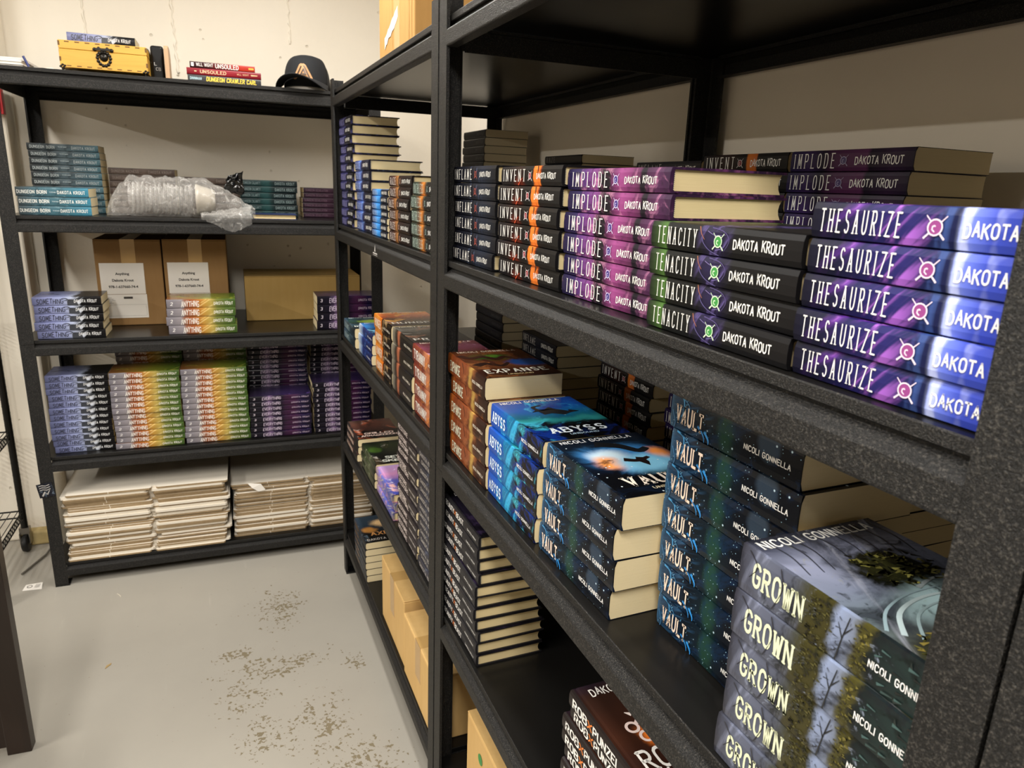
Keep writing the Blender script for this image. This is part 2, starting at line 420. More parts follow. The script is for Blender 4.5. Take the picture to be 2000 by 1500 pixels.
    p = MB(); o = .0028 if hard else .0003; z0, z1 = bt+.0001, T-bt-.0001; y0 = .0045 if hard else .0014; y1 = W-(.004 if hard else .0004)
    cv = .004 if hard else .0006
    pr = [(y0, z0), (y1, z0), (y1-cv*.75, z0+(z1-z0)*.25), (y1-cv, (z0+z1)/2), (y1-cv*.75, z0+(z1-z0)*.75), (y1, z1), (y0, z1)]
    p.prism(pr, lambda a, c, t_: (t_, a, c), o, L-o)
    pm = p.mesh('page_block', [pages or (PAGES if hard else PAGESW)])
    hb = None
    if hard:
        h = MB(); h.box(L-.0029, L-.0022, .0042, .0062, bt+.0008, T-bt-.0008); hb = h.mesh('headband', [HEADB])
    BOOKS[key] = (cover, pm, hb, L, W, T, hard)
def put(key, loc, rz, label, group, rx=0.0):
    cover, pm, hb, L, W, T, hard = BOOKS[key]
    e = thing('hardcover_book' if hard else 'paperback_book', label, 'book', loc, rz, group)
    if rx: e.rotation_euler[0] = rx
    link('cover', cover, e); link('page_block', pm, e)
    if hb: link('headband', hb, e)
    return e
def stackr(key, n, x, y, z, desc, group, lean=(0, 0), jit=(.0025, .003, .9), spec=None):
    """stack in the long racks: spine towards the aisle, head at y"""
    T = BOOKS[key][5]; rnd = random.Random(hash(key) % 1000 if False else sum(map(ord, key))+n+int(abs(y)*1000))
    for i in range(n):
        f = i/max(1, n-1)
        dx, dy = rnd.uniform(-jit[0], jit[0]), rnd.uniform(-jit[1], jit[1])
        if spec and i in spec: dx += spec[i][0]; dy += spec[i][1]
        put(key, (x+dx+lean[0]*f, y+dy+lean[1]*f, z+i*(T+.0004)+.0006), -PI/2+math.radians(rnd.uniform(-jit[2], jit[2])),
            rank(n-1-i, n)+' '+desc if n > 1 else 'single book '+desc, group)
def stackb(key, n, lx, ly, z, desc, group, lean=(0, 0), jit=(.003, .0025, .9), spec=None):
    T = BOOKS[key][5]; rnd = random.Random(sum(map(ord, key))+n*3+int(abs(lx)*1000))
    for i in range(n):
        f = i/max(1, n-1)
        dx, dy = rnd.uniform(-jit[0], jit[0]), rnd.uniform(-jit[1], jit[1])
        if spec and i in spec: dx += spec[i][0]; dy += spec[i][1]
        p = bw(lx+dx+lean[0]*f, ly+dy+lean[1]*f, z+i*(T+.0004)+.0006)
        put(key, p, THB+math.radians(rnd.uniform(-jit[2], jit[2])), rank(n-1-i, n)+' '+desc if n > 1 else 'single book '+desc, group)

# ------------------------------------------------------------------ the room
def mat_wall(name, a, b, warm='#a8967a'):
    t = NT(name, .75, 0, .3); v = t.coord()
    n = t.noise(v, 3, 5); c = t.mix(n, hexc(a), hexc(b))
    vo = t.n('ShaderNodeTexVoronoi'); vo.inputs['Scale'].default_value = 17
    t.link(v, vo.inputs['Vector'])
    rnd = t.sep(vo.outputs['Color'])[0]
    pit = t.math('MULTIPLY', t.smooth(t.math('ADD', vo.outputs['Distance'], t.math('MULTIPLY', t.noise(v, 60), .16)), .13, .20, 1, 0), t.math('GREATER_THAN', rnd, .66))
    zone = t.smooth(t.noise(v, 1.7, 2), .36, .55)
    pit = t.math('MULTIPLY', pit, zone)
    h = t.math('SUBTRACT', t.math('MULTIPLY', t.noise(v, 45, 4), .25), pit)
    t.color(t.mix(t.math('MULTIPLY', pit, .35), c, hexc(warm))); t.bump(h, .55, .006); return t.m
WALLM = mat_wall('cream_painted_concrete', '#ece3d2', '#f3ecde'); WALLR = mat_wall('beige_painted_wall', '#ebe2d2', '#f2eadc')
def mat_floor():
    t = NT('grey_painted_concrete_floor', .42, 0, .4); v = t.coord(); X, Y, Z = t.sep(v)
    base = t.mix(t.noise(v, 2.2, 5), hexc('#98938a'), hexc('#aca79c'))
    tot = None
    for (a, b, ra, rb, rot) in [(-.27, 1.02, .10, .17, .5), (-.43, .80, .10, .05, 0), (-.30, .70, .20, .07, .4), (-.08, .645, .05, .06, 0), (-.40, .58, .10, .10, 0), (-.20, .40, .10, .16, .2), (-.13, .22, .14, .10, 0), (-.36, .40, .10, .10, 0)]:
        u = t.math('DIVIDE', t.math('SUBTRACT', X, a), ra); w = t.math('DIVIDE', t.math('SUBTRACT', Y, b), rb)
        d = t.math('SQRT', t.math('ADD', t.math('MULTIPLY', u, u), t.math('MULTIPLY', w, w)))
        m = t.smooth(d, .15, 1.75, 1, 0); tot = m if tot is None else t.math('MAXIMUM', tot, m)
    n = t.math('ADD', t.math('MULTIPLY', t.noise(v, 22, 3, .6), .42), t.math('MULTIPLY', t.noise(v, 90, 3, .55), .58))
    th = t.math('SUBTRACT', .695, t.math('MULTIPLY', tot, .178))
    peel = t.smooth(t.math('SUBTRACT', n, th), 0, .012)
    rare = t.smooth(t.noise(t.coord(loc=(3, 1, 0)), 70, 2), .745, .76)
    peel = t.math('MAXIMUM', peel, t.math('MULTIPLY', rare, .8))
    scuff = t.smooth(t.noise(t.coord((30, 3, 1), rot=(0, 0, .6)), 1, 4), .66, .8)
    base = t.mix(t.math('MULTIPLY', scuff, .18), base, hexc('#cfcac0'))
    t.color(t.mix(peel, base, t.mix(t.noise(v, 40), hexc('#6e6450'), hexc('#857a62'))))
    t.bump(t.math('SUBTRACT', t.math('MULTIPLY', t.noise(v, 160), .15), peel), .35, .0015)
    t.setin(t.bsdf.inputs['Roughness'], t.math('ADD', .40, t.math('MULTIPLY', peel, .4))); return t.m
b = MB(); b.box(-4.7, .75, -3.2, 2.6, -.06, 0); struct(b.build('floor', mat_floor()))
b = MB(); b.box(-4.7, .75, -3.2, 2.6, 2.72, 2.80); struct(b.build('ceiling', plain('grey_ceiling_paint', '#8f8a80', .8, 0, .03, 4)))
b = MB(); b.box(-4.7, .70, .562, .68, 0, 2.72)
wb = struct(b.build('wall_back', WALLM, None, (BX, BY, 0), THB))
b = MB(); b.box(.607, .72, -3.2, 2.2, 0, 2.72); struct(b.build('wall_right', WALLR))
WALLD = plain('taupe_painted_wall', '#a59a88', .8)
b = MB(); b.box(-4.7, -4.5, -3.2, 2.2, 0, 2.72); struct(b.build('wall_left', WALLD))
b = MB(); b.box(-4.7, .72, -3.25, -3.1, 0, 2.72); struct(b.build('wall_front', WALLD))
b = MB(); b.box(-1.80, -1.258, .43, .561, 0, 2.72)
pl = struct(b.build('trim_1', WALLM, None, (BX, BY, 0), THB)); bevel(pl, .012, 3)
# raised plaster seams running down the end wall
for i, (lx, z0, z1) in enumerate([(-1.005, 1.90, 2.30), (-.700, 1.84, 2.30), (-.27, 2.0, 2.4)]):
    b = MB(); rnd = random.Random(i+4); pts = []; rs = []
    z = z1
    while z > z0:
        pts.append((lx+rnd.uniform(-.003, .003)+(.012*(z1-z)/(z1-z0)), .5605, z)); rs.append(rnd.uniform(.0016, .0062)); z -= .011
    b.tube(pts, rs, 6); b.build('plaster_seam', WALLM, wb)
# ------------------------------------------------------------------ storage racks
PW = .042
def rack(loc, rz, W, D, shelves, H, label, zs=.905):
    e = thing('storage_rack', label, 'shelving', loc, rz, 'black metal storage racks')
    for (u, su) in ((0, 1), (W, -1)):
        for (v, sv) in ((-.0066, 1), (D+.002, -1)):
            for (a, c) in ((.004, zs-.0006), (zs+.0006, H)):
                b = MB(); t = .0026
                pr = [(0, 0), (PW, 0), (PW, t), (t*2, t), (t, t*2), (t, PW), (0, PW)]
                if su*sv < 0: pr = pr[::-1]
                b.prism(pr, lambda p, q, z, u=u, su=su, v=v, sv=sv: (u+su*p, v+sv*q, z), a, c)
                # folded lip on the flange edge
                b.box(u+su*(PW-.003), u+su*PW, v+sv*t, v+sv*.006, a, c); b.box(u+su*t, u+su*.006, v+sv*(PW-.003), v+sv*PW, a, c)
                o = b.build('post', POWDER, e)
            b = MB(); b.box(u, u+su*.046, v, v+sv*.046, 0, .006); b.build('foot', DARK, e)
    prof = [(.014, -.0121), (.0085, -.0121), (.0080, -.0162), (-.0054, -.0246), (-.0066, -.0270), (-.0066, -.0502), (-.0050, -.0525), (.014, -.0525), (.014, -.0500), (-.0038, -.0495), (-.0038, -.0275), (.0080, -.0195), (.014, -.0190)]
    for z in shelves:
        b = MB(); b.box(.004, W-.004, .002, D-.002, z-.0120, z); b.mi[2] = 1; bevel(b.build('shelf_board', [BOARD, POWDER], e), .0012, 1)
        b = MB(); b.prism(prof, lambda p, q, t: (t, p, z+q), W-.0415, .0415); bevel(b.build('front_beam', POWDER, e), .0012, 2)
        b = MB(); b.prism(prof, lambda p, q, t: (t, D-.002-p, z+q), .0405, W-.0405); b.build('back_beam', POWDER, e)
        for (u, su) in ((0, 1), (W, -1)):
            b = MB(); b.prism([(.003, -.014), (.020, -.014), (.020, -.018), (.007, -.018), (.007, -.0525), (.003, -.0525)], lambda p, q, t, u=u, su=su: (u+su*p, t, z+q), .040, D-.040); b.build('side_beam', POWDER, e)
    return e
DR = .585
ZF = [.169, .566, .946, 1.328, 1.756]; ZN = [.169, .570, .947, 1.331, 1.751]; ZB = [.0894, .4995, .9172, 1.3267, 1.7735]
rf = rack((0, 1.22, 0), -PI/2, 1.216, DR, ZF, 1.787, 'black metal storage rack in the far corner, cardboard box on top')
rn = rack((0, -.004, 0), -PI/2, 1.115, DR, ZN, 1.785, 'near black metal storage rack on the right, filled with glossy books')
rx = rack((0, -1.122, 0), -PI/2, 1.2, DR, ZN, 1.785, 'empty black rack whose post shows at the right edge of the photo')
rb = rack(bw(-1.212, 0), THB, 1.212, .54, ZB, 1.800, 'black metal storage rack along the cream end wall, cap on top')
# small maker's plate printed on a beam of the far rack
b = MB(); y0 = -.0071
def bq(qs, x0, z0):
    for f in qs: b.add([(x0+a, y0, z0+c) for a, c in f], [(0, 1, 2, 3)], 0)
zc = ZF[3]-.040
b.add([(.648, y0, zc+.004), (.664, y0, zc+.004), (.658, y0, zc+.022)], [(0, 1, 2)], 0)
bq(ribbon([(0, 0), (.052, 0)], .0035), .632, zc-.0005); bq(ribbon([(0, 0), (.052, 0)], .0012), .632, zc-.0055)
b.build('printed_logo', paint('#c9c6c2'), rf)

# ------------------------------------------------------------------ book designs
WH = '#f1efe9'
def AU(s0, s1, h=.34, col=WH, z=.5, t='DAKOTA KROUT'): return (t, 'author', s0, s1, z, h, col)
design('inflame', .209, .150, .0278, True, [(0, '#0f0f16'), (.3, '#14161f'), (.5, '#10121a'), (.72, '#1a2130'), (1, '#0d0e13')],
       [('sband', .40, .80, .1, '#4a5878', 1.5, 60, .45)], [('INFLAME', 'tall', .05, .47, .5, .60, WH), ('@', .565, .5, .19, '#b8584a', '#3a1a1c'), AU(.66, .90, .27)])
design('invent', .217, .150, .0273, True, [(0, '#0d0b11'), (.12, '#100b0f'), (.36, '#24100c'), (.45, '#100c0c'), (1, '#111011')],
       [('blob', .34, .10, .07, .35, '#6a200f', .8, 2.2), ('band', .575, .695, .010, '#e0762a', .05, 1), ('sband', .57, .70, .02, '#8a3412', 1.2, 90, .7)],
       [('INVENT', 'tall', .055, .44, .52, .60, WH), ('@', .525, .5, .20, '#d8cfd0', '#8a1c28'), AU(.63, .92, .27), ('~', [(.56, .34), (.60, .05)], .18, .02, '#0f0d0e'), ('~', [(.66, .98), (.645, .55)], .12, .02, '#0f0d0e'), ('~', [(.33, .02), (.36, .22), (.40, .40)], .10, .02, '#b8421e')])
design('implode', .226, .152, .0265, True, [(0, '#1c1738'), (.14, '#241a48'), (.20, '#4c2a66'), (.35, '#7c3f7e'), (.365, '#120d18'), (.475, '#120d18'), (.49, '#54264c'), (.58, '#8c4078'), (.66, '#7a3668'), (.75, '#542648'), (.765, '#140e1a'), (.80, '#140e1a'), (.81, '#3a1c38'), (.9, '#4a2448'), (1, '#2e1a34')],
       [('mottle', '#cc86ac', 42, .54, .70, .55), ('mottle', '#1d0f26', 55, .54, .72, .6), ('sband', .80, 1.1, .02, '#7a4070', 1.5, 50, .5)], [('IMPLODE', 'tall', .07, .45, .5, .64, WH), ('@', .535, .5, .20, '#cfc7e6', '#3a2a78'), AU(.62, .90, .28)], warp=.04)
design('tenacity', .2055, .150, .0266, True, [(0, '#141c12'), (.05, '#26381b'), (.12, '#46682f'), (.135, '#101210'), (.35, '#0e0f10'), (1, '#0f0e10')],
       [('blob', .48, .60, .085, .60, '#211b3c', .9, 1.8), ('sband', .39, .58, .04, '#6c5c9c', .9, 95, .5)],
       [('TENACITY', 'tall', .06, .36, .52, .60, WH), ('@', .515, .5, .22, '#cfe6c6', '#34863c'), AU(.615, .91, .30), ('~', [(.385, .95), (.395, .72), (.42, .52)], .04, .015, '#a86a4c'), ('~', [(.40, .62), (.415, .40), (.46, .18), (.53, .04)], .035, .015, '#5a5288'), ('~', [(.47, .95), (.55, .84), (.585, .55), (.555, .2)], .035, .012, '#54487c'), ('~', [(.44, .82), (.49, .70), (.56, .74)], .02, .008, '#8578b0'), ('~', [(.50, .2), (.55, .32), (.575, .6)], .02, .008, '#7468a4')], warp=.03)
design('thesaurize', .200, .150, .0262, True, [(0, '#0b0b1c'), (.14, '#11122c'), (.30, '#1d1a50'), (.42, '#221f5a'), (.50, '#161c48'), (.585, '#10163a'), (.592, '#8592d0'), (.64, '#5a6ac4'), (.70, '#3444a8'), (1, '#2c3aa0')],
       [('sband', .12, .48, .10, '#5c2c8c', .75, 42, .95), ('sband', .20, .47, .08, '#b068d0', .8, 80, .75), ('sband', .50, .60, .03, '#3c5490', 1.5, 50, .6), ('sband', .585, 1.1, .01, '#cdd6fa', 1.5, 45, .6)],
       [('THESAURIZE', 'tall', .045, .385, .5, .60, '#fdfaf5'), ('@', .510, .5, .22, '#e6d4e4', '#8a3c7c'), AU(.607, .93, .32)], warp=.02)
design('expanse', .207, .150, .0400, False, [(0, '#7c3818'), (.2, '#6a351e'), (.45, '#7e4226'), (.65, '#5a2e1c'), (.8, '#301a13'), (1, '#261611')],
       [('mottle', '#a8683a', 30, .5, .8, .7), ('mottle', '#2c130d', 26, .54, .76, .8), ('band', .60, .70, .04, '#d9b45c', .2, .45), ('band', 0, .10, .05, '#9a5420', .2, .7)],
       [('EXPANSE', 'tallw', .08, .36, .46, .46, '#dcdec6'), ('NICOLI GONNELLA', 'serif', .70, .95, .5, .12, '#e6dccb'), ('~', [(.42, .98), (.47, .62), (.46, .52)], .05, .02, '#2a120c')],
       [(0, '#6c381c'), (.3, '#542a18'), (.6, '#6a3c22'), (.8, '#3a1c13'), (1, '#1f130f')],
       [('mottle', '#a8683a', 16, .5, .75, .8), ('blob', .26, .46, .13, .22, '#2c4c1c', .5, 2.8), ('blob', .24, .48, .06, .10, '#5f8a2c', .6, 2.5), ('blob', .54, .82, .13, .22, '#1c4486', .4, 2.4), ('mottle', '#2a140e', 20, .58, .74, .6)],
       [('~', [(.18, .06), (.30, .16), (.26, .34), (.38, .48), (.30, .62), (.42, .74)], .016, .010, '#3a1d14'), ('~', [(.58, .10), (.52, .26), (.62, .42), (.52, .56)], .020, .006, '#2a1611'), ('~', [(.36, .30), (.50, .36), (.60, .30)], .012, .006, '#4a2518'),
        ('EXPANSE', 'tallw', .80, .12, .90, .022, '#efeee0'), ('NICOLI GONNELLA', 'serif', .055, .10, .90, .010, '#f1e4d0'), ('UNBOUND', 'serif', .92, .34, .66, .006, '#e6cf9a')], rough=.22)
design('abyss', .203, .150, .0405, False, [(0, '#1c46a0'), (.2, '#164ea8'), (.38, '#126c98'), (.52, '#0f4c74'), (.60, '#101115'), (1, '#0f0d0d')],
       [('mottle', '#4fd0e8', 34, .55, .75, .7), ('mottle', '#123a9a', 24, .5, .72, .7), ('mottle', '#b9ecff', 60, .66, .78, .7), ('sband', .38, .66, .05, '#38a8d8', 1.0, 70, .8)],
       [('ABYSS', 'vault', .045, .31, .5, .42, '#d8e8f6'), ('NICOLI GONNELLA', 'serif', .64, .94, .5, .12, '#efefef')],
       [(0, '#123c94'), (.25, '#1252a4'), (.45, '#0f5c7a'), (.58, '#0b283c'), (.64, '#09090c'), (1, '#070708')],
       [('mottle', '#48c8ea', 15, .54, .72, .8), ('mottle', '#0d2f86', 11, .5, .68, .8), ('band', .50, .62, .05, '#2a8a8c', .3, .8), ('mottle', '#a8e4ff', 34, .66, .76, .8)],
       [('#', [(.28, .38), (.34, .30), (.30, .46), (.24, .56), (.30, .60), (.38, .72), (.34, .74), (.40, .84), (.42, .72), (.46, .62), (.40, .50), (.42, .40)][::-1], '#10131c'), ('~', [(.36, .42), (.22, .38), (.18, .50)], .010, .004, '#10131c'),
        ('ABYSS', 'vault', .80, .22, .84, .022, '#e4eef6'), ('NICOLI GONNELLA', 'serif', .055, .08, .80, .010, '#f1ece2'), ('UNBOUND', 'serif', .90, .38, .70, .006, '#a9c4d6')], rough=.2)
design('vault', .201, .150, .0425, False, [(0, '#355570'), (.04, '#1f3850'), (.14, '#102034'), (.28, '#0b131c'), (.50, '#0d1c24'), (.62, '#0b1018'), (1, '#0d0f14')],
       [('blob', .47, .50, .065, .5, '#1d3a2e', .45, 1.6), ('blob', .78, .72, .075, .42, '#2c3846', .25, .6), ('sband', .02, .34, .05, '#2c5478', .35, 80, .7), ('mottle', '#142c4c', 40, .5, .75, .6), ('fleck', '#b4ccda', 95, .085), ('fleck', '#8fb4c8', 210, .085)],
       [('VAULT', 'vault', .06, .29, .46, .46, '#e8d2c0'), ('NICOLI GONNELLA', 'serif', .62, .935, .45, .13, '#f3f1ee'),
        ('~', [(.05, .98), (.11, .90), (.12, .60), (.10, .4)], .06, .02, '#3f8ec4'), ('~', [(.08, .98), (.16, .80), (.17, .62)], .04, .015, '#356f9c'), ('~', [(.25, .36), (.30, .20), (.315, .02)], .07, .02, '#2a7cc0'), ('~', [(.31, .30), (.345, .14), (.35, .02)], .09, .02, '#2a86d0'), ('~', [(.02, .5), (.05, .2), (.04, .02)], .05, .02, '#35648c')]+sprigs(22, (.03, .36, .05, .95), ['#4a88b4', '#1c4468', '#6aa8cc', '#0f2a44'], .035, .028, 5, 1.2),
       [(0, '#12161f'), (.2, '#101a26'), (.5, '#0f1a2c'), (.72, '#0b0c10'), (1, '#09090b')],
       [('blob', .42, .52, .24, .40, '#3f86c8', .4, 1.4), ('blob', .38, .38, .12, .18, '#cfe6f4', .5, 1.0), ('blob', .50, .30, .11, .14, '#f09a4a', .5, 1.6), ('blob', .40, .88, .10, .10, '#f0944a', .5, 1.6), ('blob', .55, .62, .14, .26, '#8ad0f2', .55, 1.4), ('mottle', '#0c1626', 18, .55, .7, .8), ('fleck', '#d9ecf6', 60, .06)],
       [('~', [(.14, .40), (.22, .60), (.34, .72), (.30, .84)], .020, .010, '#15171b'), ('~', [(.46, .46), (.50, .58), (.46, .72)], .012, .006, '#20130f'), ('#', [(.44, .60), (.50, .56), (.60, .62), (.54, .66), (.46, .66)][::-1], '#1d1513'),
        ('VAULT', 'vault', .80, .20, .84, .026, '#f0e2d2'), ('NICOLI GONNELLA', 'serif', .055, .10, .86, .010, '#e6e8ea'), ('UNBOUND', 'serif', .92, .36, .68, .006, '#d8c9a6')], rough=.2)
design('grown', .215, .150, .0446, False, [(0, '#2c2c34'), (.12, '#585c6c'), (.26, '#4c505e'), (.35, '#3a3b34'), (.40, '#2c2a18'), (.47, '#33301a'), (.50, '#7c88a4'), (.56, '#6c7486'), (.60, '#3c3a20'), (.66, '#141b1b'), (.85, '#22312f'), (1, '#33484a')],
       [('mottle', '#15151a', 26, .50, .72, .8), ('sband', .03, .34, .05, '#8a90a8', 1.3, 60, .5), ('band', .37, .47, .02, '#3c381a', .2, .7), ('band', .575, .64, .02, '#46421c', .25, .8), ('mottle', '#a8b4cc', 60, .62, .75, .5), ('mottle', '#0d1412', 50, .56, .72, .8)],
       [('GROWN', 'vault', .085, .345, .52, .46, '#d8dcba'), ('NICOLI GONNELLA', 'serif', .645, .895, .42, .13, '#f3f1ee'),
        ('~', [(.515, .05), (.53, .5), (.55, .95)], .03, .02, '#1c1e22'), ('~', [(.53, .5), (.505, .75)], .03, .01, '#1c1e22'), ('~', [(.535, .6), (.565, .8)], .03, .01, '#1c1e22'), ('~', [(.05, .95), (.10, .7), (.06, .4)], .03, .01, '#1d1d24'), ('~', [(.22, .98), (.24, .6), (.20, .1)], .03, .02, '#24242c')]+sprigs(90, (.365, .475, .02, .96), ['#2a2a15', '#3c3a1a', '#4c4820', '#1a180b', '#12110a', '#33311c'], .05, .022, 1)+sprigs(60, (.575, .635, .05, .95), ['#3c3a18', '#5a5422', '#6a6228', '#1f1d0e'], .05, .020, 2)+sprigs(26, (.655, .98, .05, .95), ['#0d1212', '#2c403e', '#3c5654', '#182220'], .06, .05, 3, .4)+sprigs(16, (.485, .565, .1, .9), ['#1c1e22', '#2c2f36'], .02, .03, 4),
       [(0, '#1d1e26'), (.08, '#3c3f4e'), (.22, '#82879e'), (.45, '#6c7386'), (.62, '#5a666c'), (.8, '#3c3e32'), (1, '#1c2625')],
       [('mottle', '#23252e', 14, .50, .70, .8), ('streak', '#b8bccc', .4, 60, .56, .72, .5), ('blob', .36, .62, .16, .25, '#15160f', .25, 3.4), ('blob', .33, .56, .09, .14, '#2c2d16', .4, 3), ('blob', .60, .62, .09, .34, '#a8c4c8', .7, 2.2), ('blob', .82, .22, .10, .20, '#3a3920', .5, 2.2), ('mottle', '#10120e', 40, .56, .70, .85), ('mottle', '#8c8a4a', 70, .62, .74, .35)],
       [('~', [(.03, w0), (.16, w0+.02), (.30, w0-.03)], .0022, .001, '#2c2e38') for w0 in (.12, .22, .30, .46, .58, .70, .82, .93)]
       + sprigs(110, (.24, .48, .42, .86), ['#33341a', '#4c4a20', '#686430', '#1a1b10', '#0f100a', '#8a8644'], .005, .035, 6)
       + sprigs(50, (.72, .90, .04, .36), ['#4c4a20', '#686430', '#8a7c3c', '#23220f'], .004, .03, 7)
       + [('~', [(.70, .10), (.60, .24), (.555, .45), (.56, .68), (.60, .95)], .0045, .0015, '#aebfc2'), ('~', [(.74, .16), (.63, .32), (.595, .55), (.62, .86)], .003, .001, '#94aaae'), ('~', [(.66, .05), (.57, .20), (.52, .45), (.52, .80)], .003, .001, '#8499a0'), ('~', [(.50, .55), (.47, .74), (.52, .93)], .004, .001, '#8a9496'),
        ('~', [(.655, .60), (.68, .68), (.73, .78), (.80, .90)], .018, .012, '#0d0b09'), ('~', [(.655, .60), (.64, .55)], .012, .012, '#080706'), ('~', [(.68, .68), (.63, .72), (.60, .71)], .006, .003, '#14110c'), ('~', [(.74, .80), (.80, .72), (.83, .64)], .008, .005, '#0d0b09'), ('~', [(.76, .86), (.84, .84), (.88, .76)], .010, .006, '#0d0b09'), ('~', [(.69, .70), (.74, .78)], .007, .005, '#6a4218'),
        ('GROWN', 'vault', .90, .50, .98, .022, '#e9eec9'), ('NICOLI GONNELLA', 'serif', .055, .06, .90, .012, '#eceae4')], rough=.18)
design('beast', .205, .140, .0246, True, [(0, '#1d1c1f'), (.5, '#222124'), (1, '#1f1e21')], [('mottle', '#141316', 20, .5, .8, .6)],
       [('BEAUTY', 'block', .05, .30, .5, .42, '#e9e6e2'), ('X', 'sans', .315, .36, .5, .38, '#c86a28'), ('BEAST', 'block', .375, .58, .5, .42, '#e9e6e2'), ('DAKOTA KROUT', 'serif', .70, .94, .5, .14, '#e9e6e2')],
       [(0, '#100e16'), (.4, '#191523'), (.7, '#15111c'), (1, '#0e0c11')], [('mottle', '#3a2c4c', 16, .54, .75, .7), ('blob', .45, .6, .10, .2, '#4a3442', .6, 1.8)],
       [('DAKOTA KROUT', 'author', .05, .12, .88, .012, WH), ('BEAUTY', 'serif', .66, .20, .9, .026, '#ece6e0'), ('BEAST', 'serif', .86, .26, .84, .026, '#ece6e0'), ('~', [(.74, .40), (.80, .5), (.74, .62)], .006, .003, '#e08a3a')])
design('robx', .210, .140, .0250, True, [(0, '#211b1a'), (.5, '#26201e'), (1, '#211c1b')], [('mottle', '#241c1a', 20, .5, .8, .6)],
       [('ROB', 'block', .06, .24, .5, .5, '#f0ece6'), ('X', 'sans', .255, .305, .5, .42, '#e07a2a'), ('PUNZEL', 'block', .325, .63, .5, .5, '#f0ece6'), ('DAKOTA KROUT', 'serif', .72, .95, .5, .18, '#e9e6e2')],
       [(0, '#241a22'), (.12, '#2e1c16'), (.5, '#3a2016'), (.8, '#2e1913'), (1, '#1a100f')],
       [('blob', .52, .55, .12, .22, '#e8782a', .35, 1.2), ('blob', .50, .50, .07, .10, '#f2a24a', .5, 1.0), ('mottle', '#2c1a16', 14, .54, .76, .6)],
       [('DAKOTA KROUT', 'author', .075, .16, .92, .014, '#f4f0ea'), ('ROB', 'serif', .70, .16, .56, .030, '#f4f0ea'), ('PUNZEL', 'serif', .86, .20, .92, .030, '#f4f0ea')]
       + [('~', [(.44+.052*math.cos(a)*.75, .30+.052*math.sin(a)*1.1) for a in [k*PI/6 for k in range(13)]], .004, .004, '#f0d9d2')] + [('~', [(.53+.052*math.cos(a)*.75, .37+.052*math.sin(a)*1.1) for a in [k*PI/6 for k in range(13)]], .004, .004, '#f0d9d2')]
       + [('~', [(.42, .36), (.30, .52)], .006, .003, '#f0d9d2'), ('~', [(.50, .42), (.32, .40)], .006, .003, '#f0d9d2')] + [('~', [(.36+.03*math.cos(k), .42+.05*math.sin(k)), (.36+.075*math.cos(k), .42+.12*math.sin(k))], .007, .001, '#f6e6de') for k in (2.2, 2.8, 3.4, 4.0, 1.6)])
# far rack, upper shelf
design('ritual', .205, .150, .0276, True, [(0, '#191930'), (.1, '#26264e'), (.45, '#25244a'), (.52, '#0f0f17'), (1, '#0e0d13')], [('mottle', '#6a68b0', 40, .5, .75, .5)], [('RITUALIST', 'tall', .08, .46, .5, .62, '#b8b4e8'), AU(.58, .94, .3)])
design('regicide', .215, .150, .0282, True, [(0, '#22264a'), (.25, '#34468c'), (.42, '#4a6cb8'), (.46, '#2c2c5c'), (.58, '#191a2c'), (1, '#1a1a28')], [('mottle', '#9ac0f0', 45, .58, .75, .6)], [('REGICIDE', 'tall', .05, .40, .5, .62, '#c9d6f4'), AU(.60, .94, .3)])
design('rexus', .180, .140, .0172, False, [(0, '#2a3048'), (.2, '#2f5c9c'), (.36, '#3f92dc'), (.56, '#2f7cc8'), (.62, '#1c1f2c'), (1, '#1a1c26')], [('mottle', '#a4d8ff', 45, .6, .78, .6)], [('REXUS', 'tall', .08, .36, .5, .62, '#cfe0f4'), AU(.64, .95, .36)])
design('raze', .208, .150, .0258, True, [(0, '#2a1a1a'), (.22, '#3a2320'), (.36, '#7c5230'), (.44, '#9a6a3a'), (.46, '#241a18'), (1, '#1c1716')], [('mottle', '#4a2c20', 30, .5, .75, .5)], [('RAZE', 'tall', .08, .32, .5, .62, '#efe4dc'), ('@', .52, .5, .2, '#c8a08a', '#5a2a20'), AU(.60, .95, .3)])
design('ruthless', .205, .150, .0284, True, [(0, '#232a24'), (.2, '#2f3a30'), (.32, '#5a3a24'), (.44, '#c0762e'), (.50, '#6a4424'), (.54, '#1d1b1a'), (1, '#1a1919')], [('mottle', '#8a9a7c', 40, .6, .78, .5)], [('RUTHLESS', 'tall', .06, .42, .5, .66, '#d6ece0'), ('@', .58, .5, .2, '#8a9a94', '#2a3a30'), AU(.66, .97, .3)])
# back rows
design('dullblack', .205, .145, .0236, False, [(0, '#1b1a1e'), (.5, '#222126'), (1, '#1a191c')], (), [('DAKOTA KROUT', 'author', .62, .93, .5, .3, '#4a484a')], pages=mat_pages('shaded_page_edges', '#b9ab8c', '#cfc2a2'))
design('dimblack', .200, .140, .0195, False, [(0, '#19181b'), (1, '#1a191c')], (), [('RAZE', 'tall', .06, .30, .5, .6, '#6a686a')])
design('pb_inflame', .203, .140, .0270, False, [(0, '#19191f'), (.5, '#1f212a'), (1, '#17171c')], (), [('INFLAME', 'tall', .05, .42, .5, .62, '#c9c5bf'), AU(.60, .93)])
design('pb_invent', .196, .140, .0281, False, [(0, '#15131a'), (.36, '#2c1814'), (.45, '#1a1413'), (.545, '#1a1413'), (.56, '#c8702a'), (.66, '#b8622a'), (.675, '#191818'), (1, '#191818')], (), [('INVENT', 'tall', .05, .40, .52, .62, WH), ('@', .475, .5, .2, '#c8c0c0', '#7a2028'), AU(.60, .93)], warp=.03)
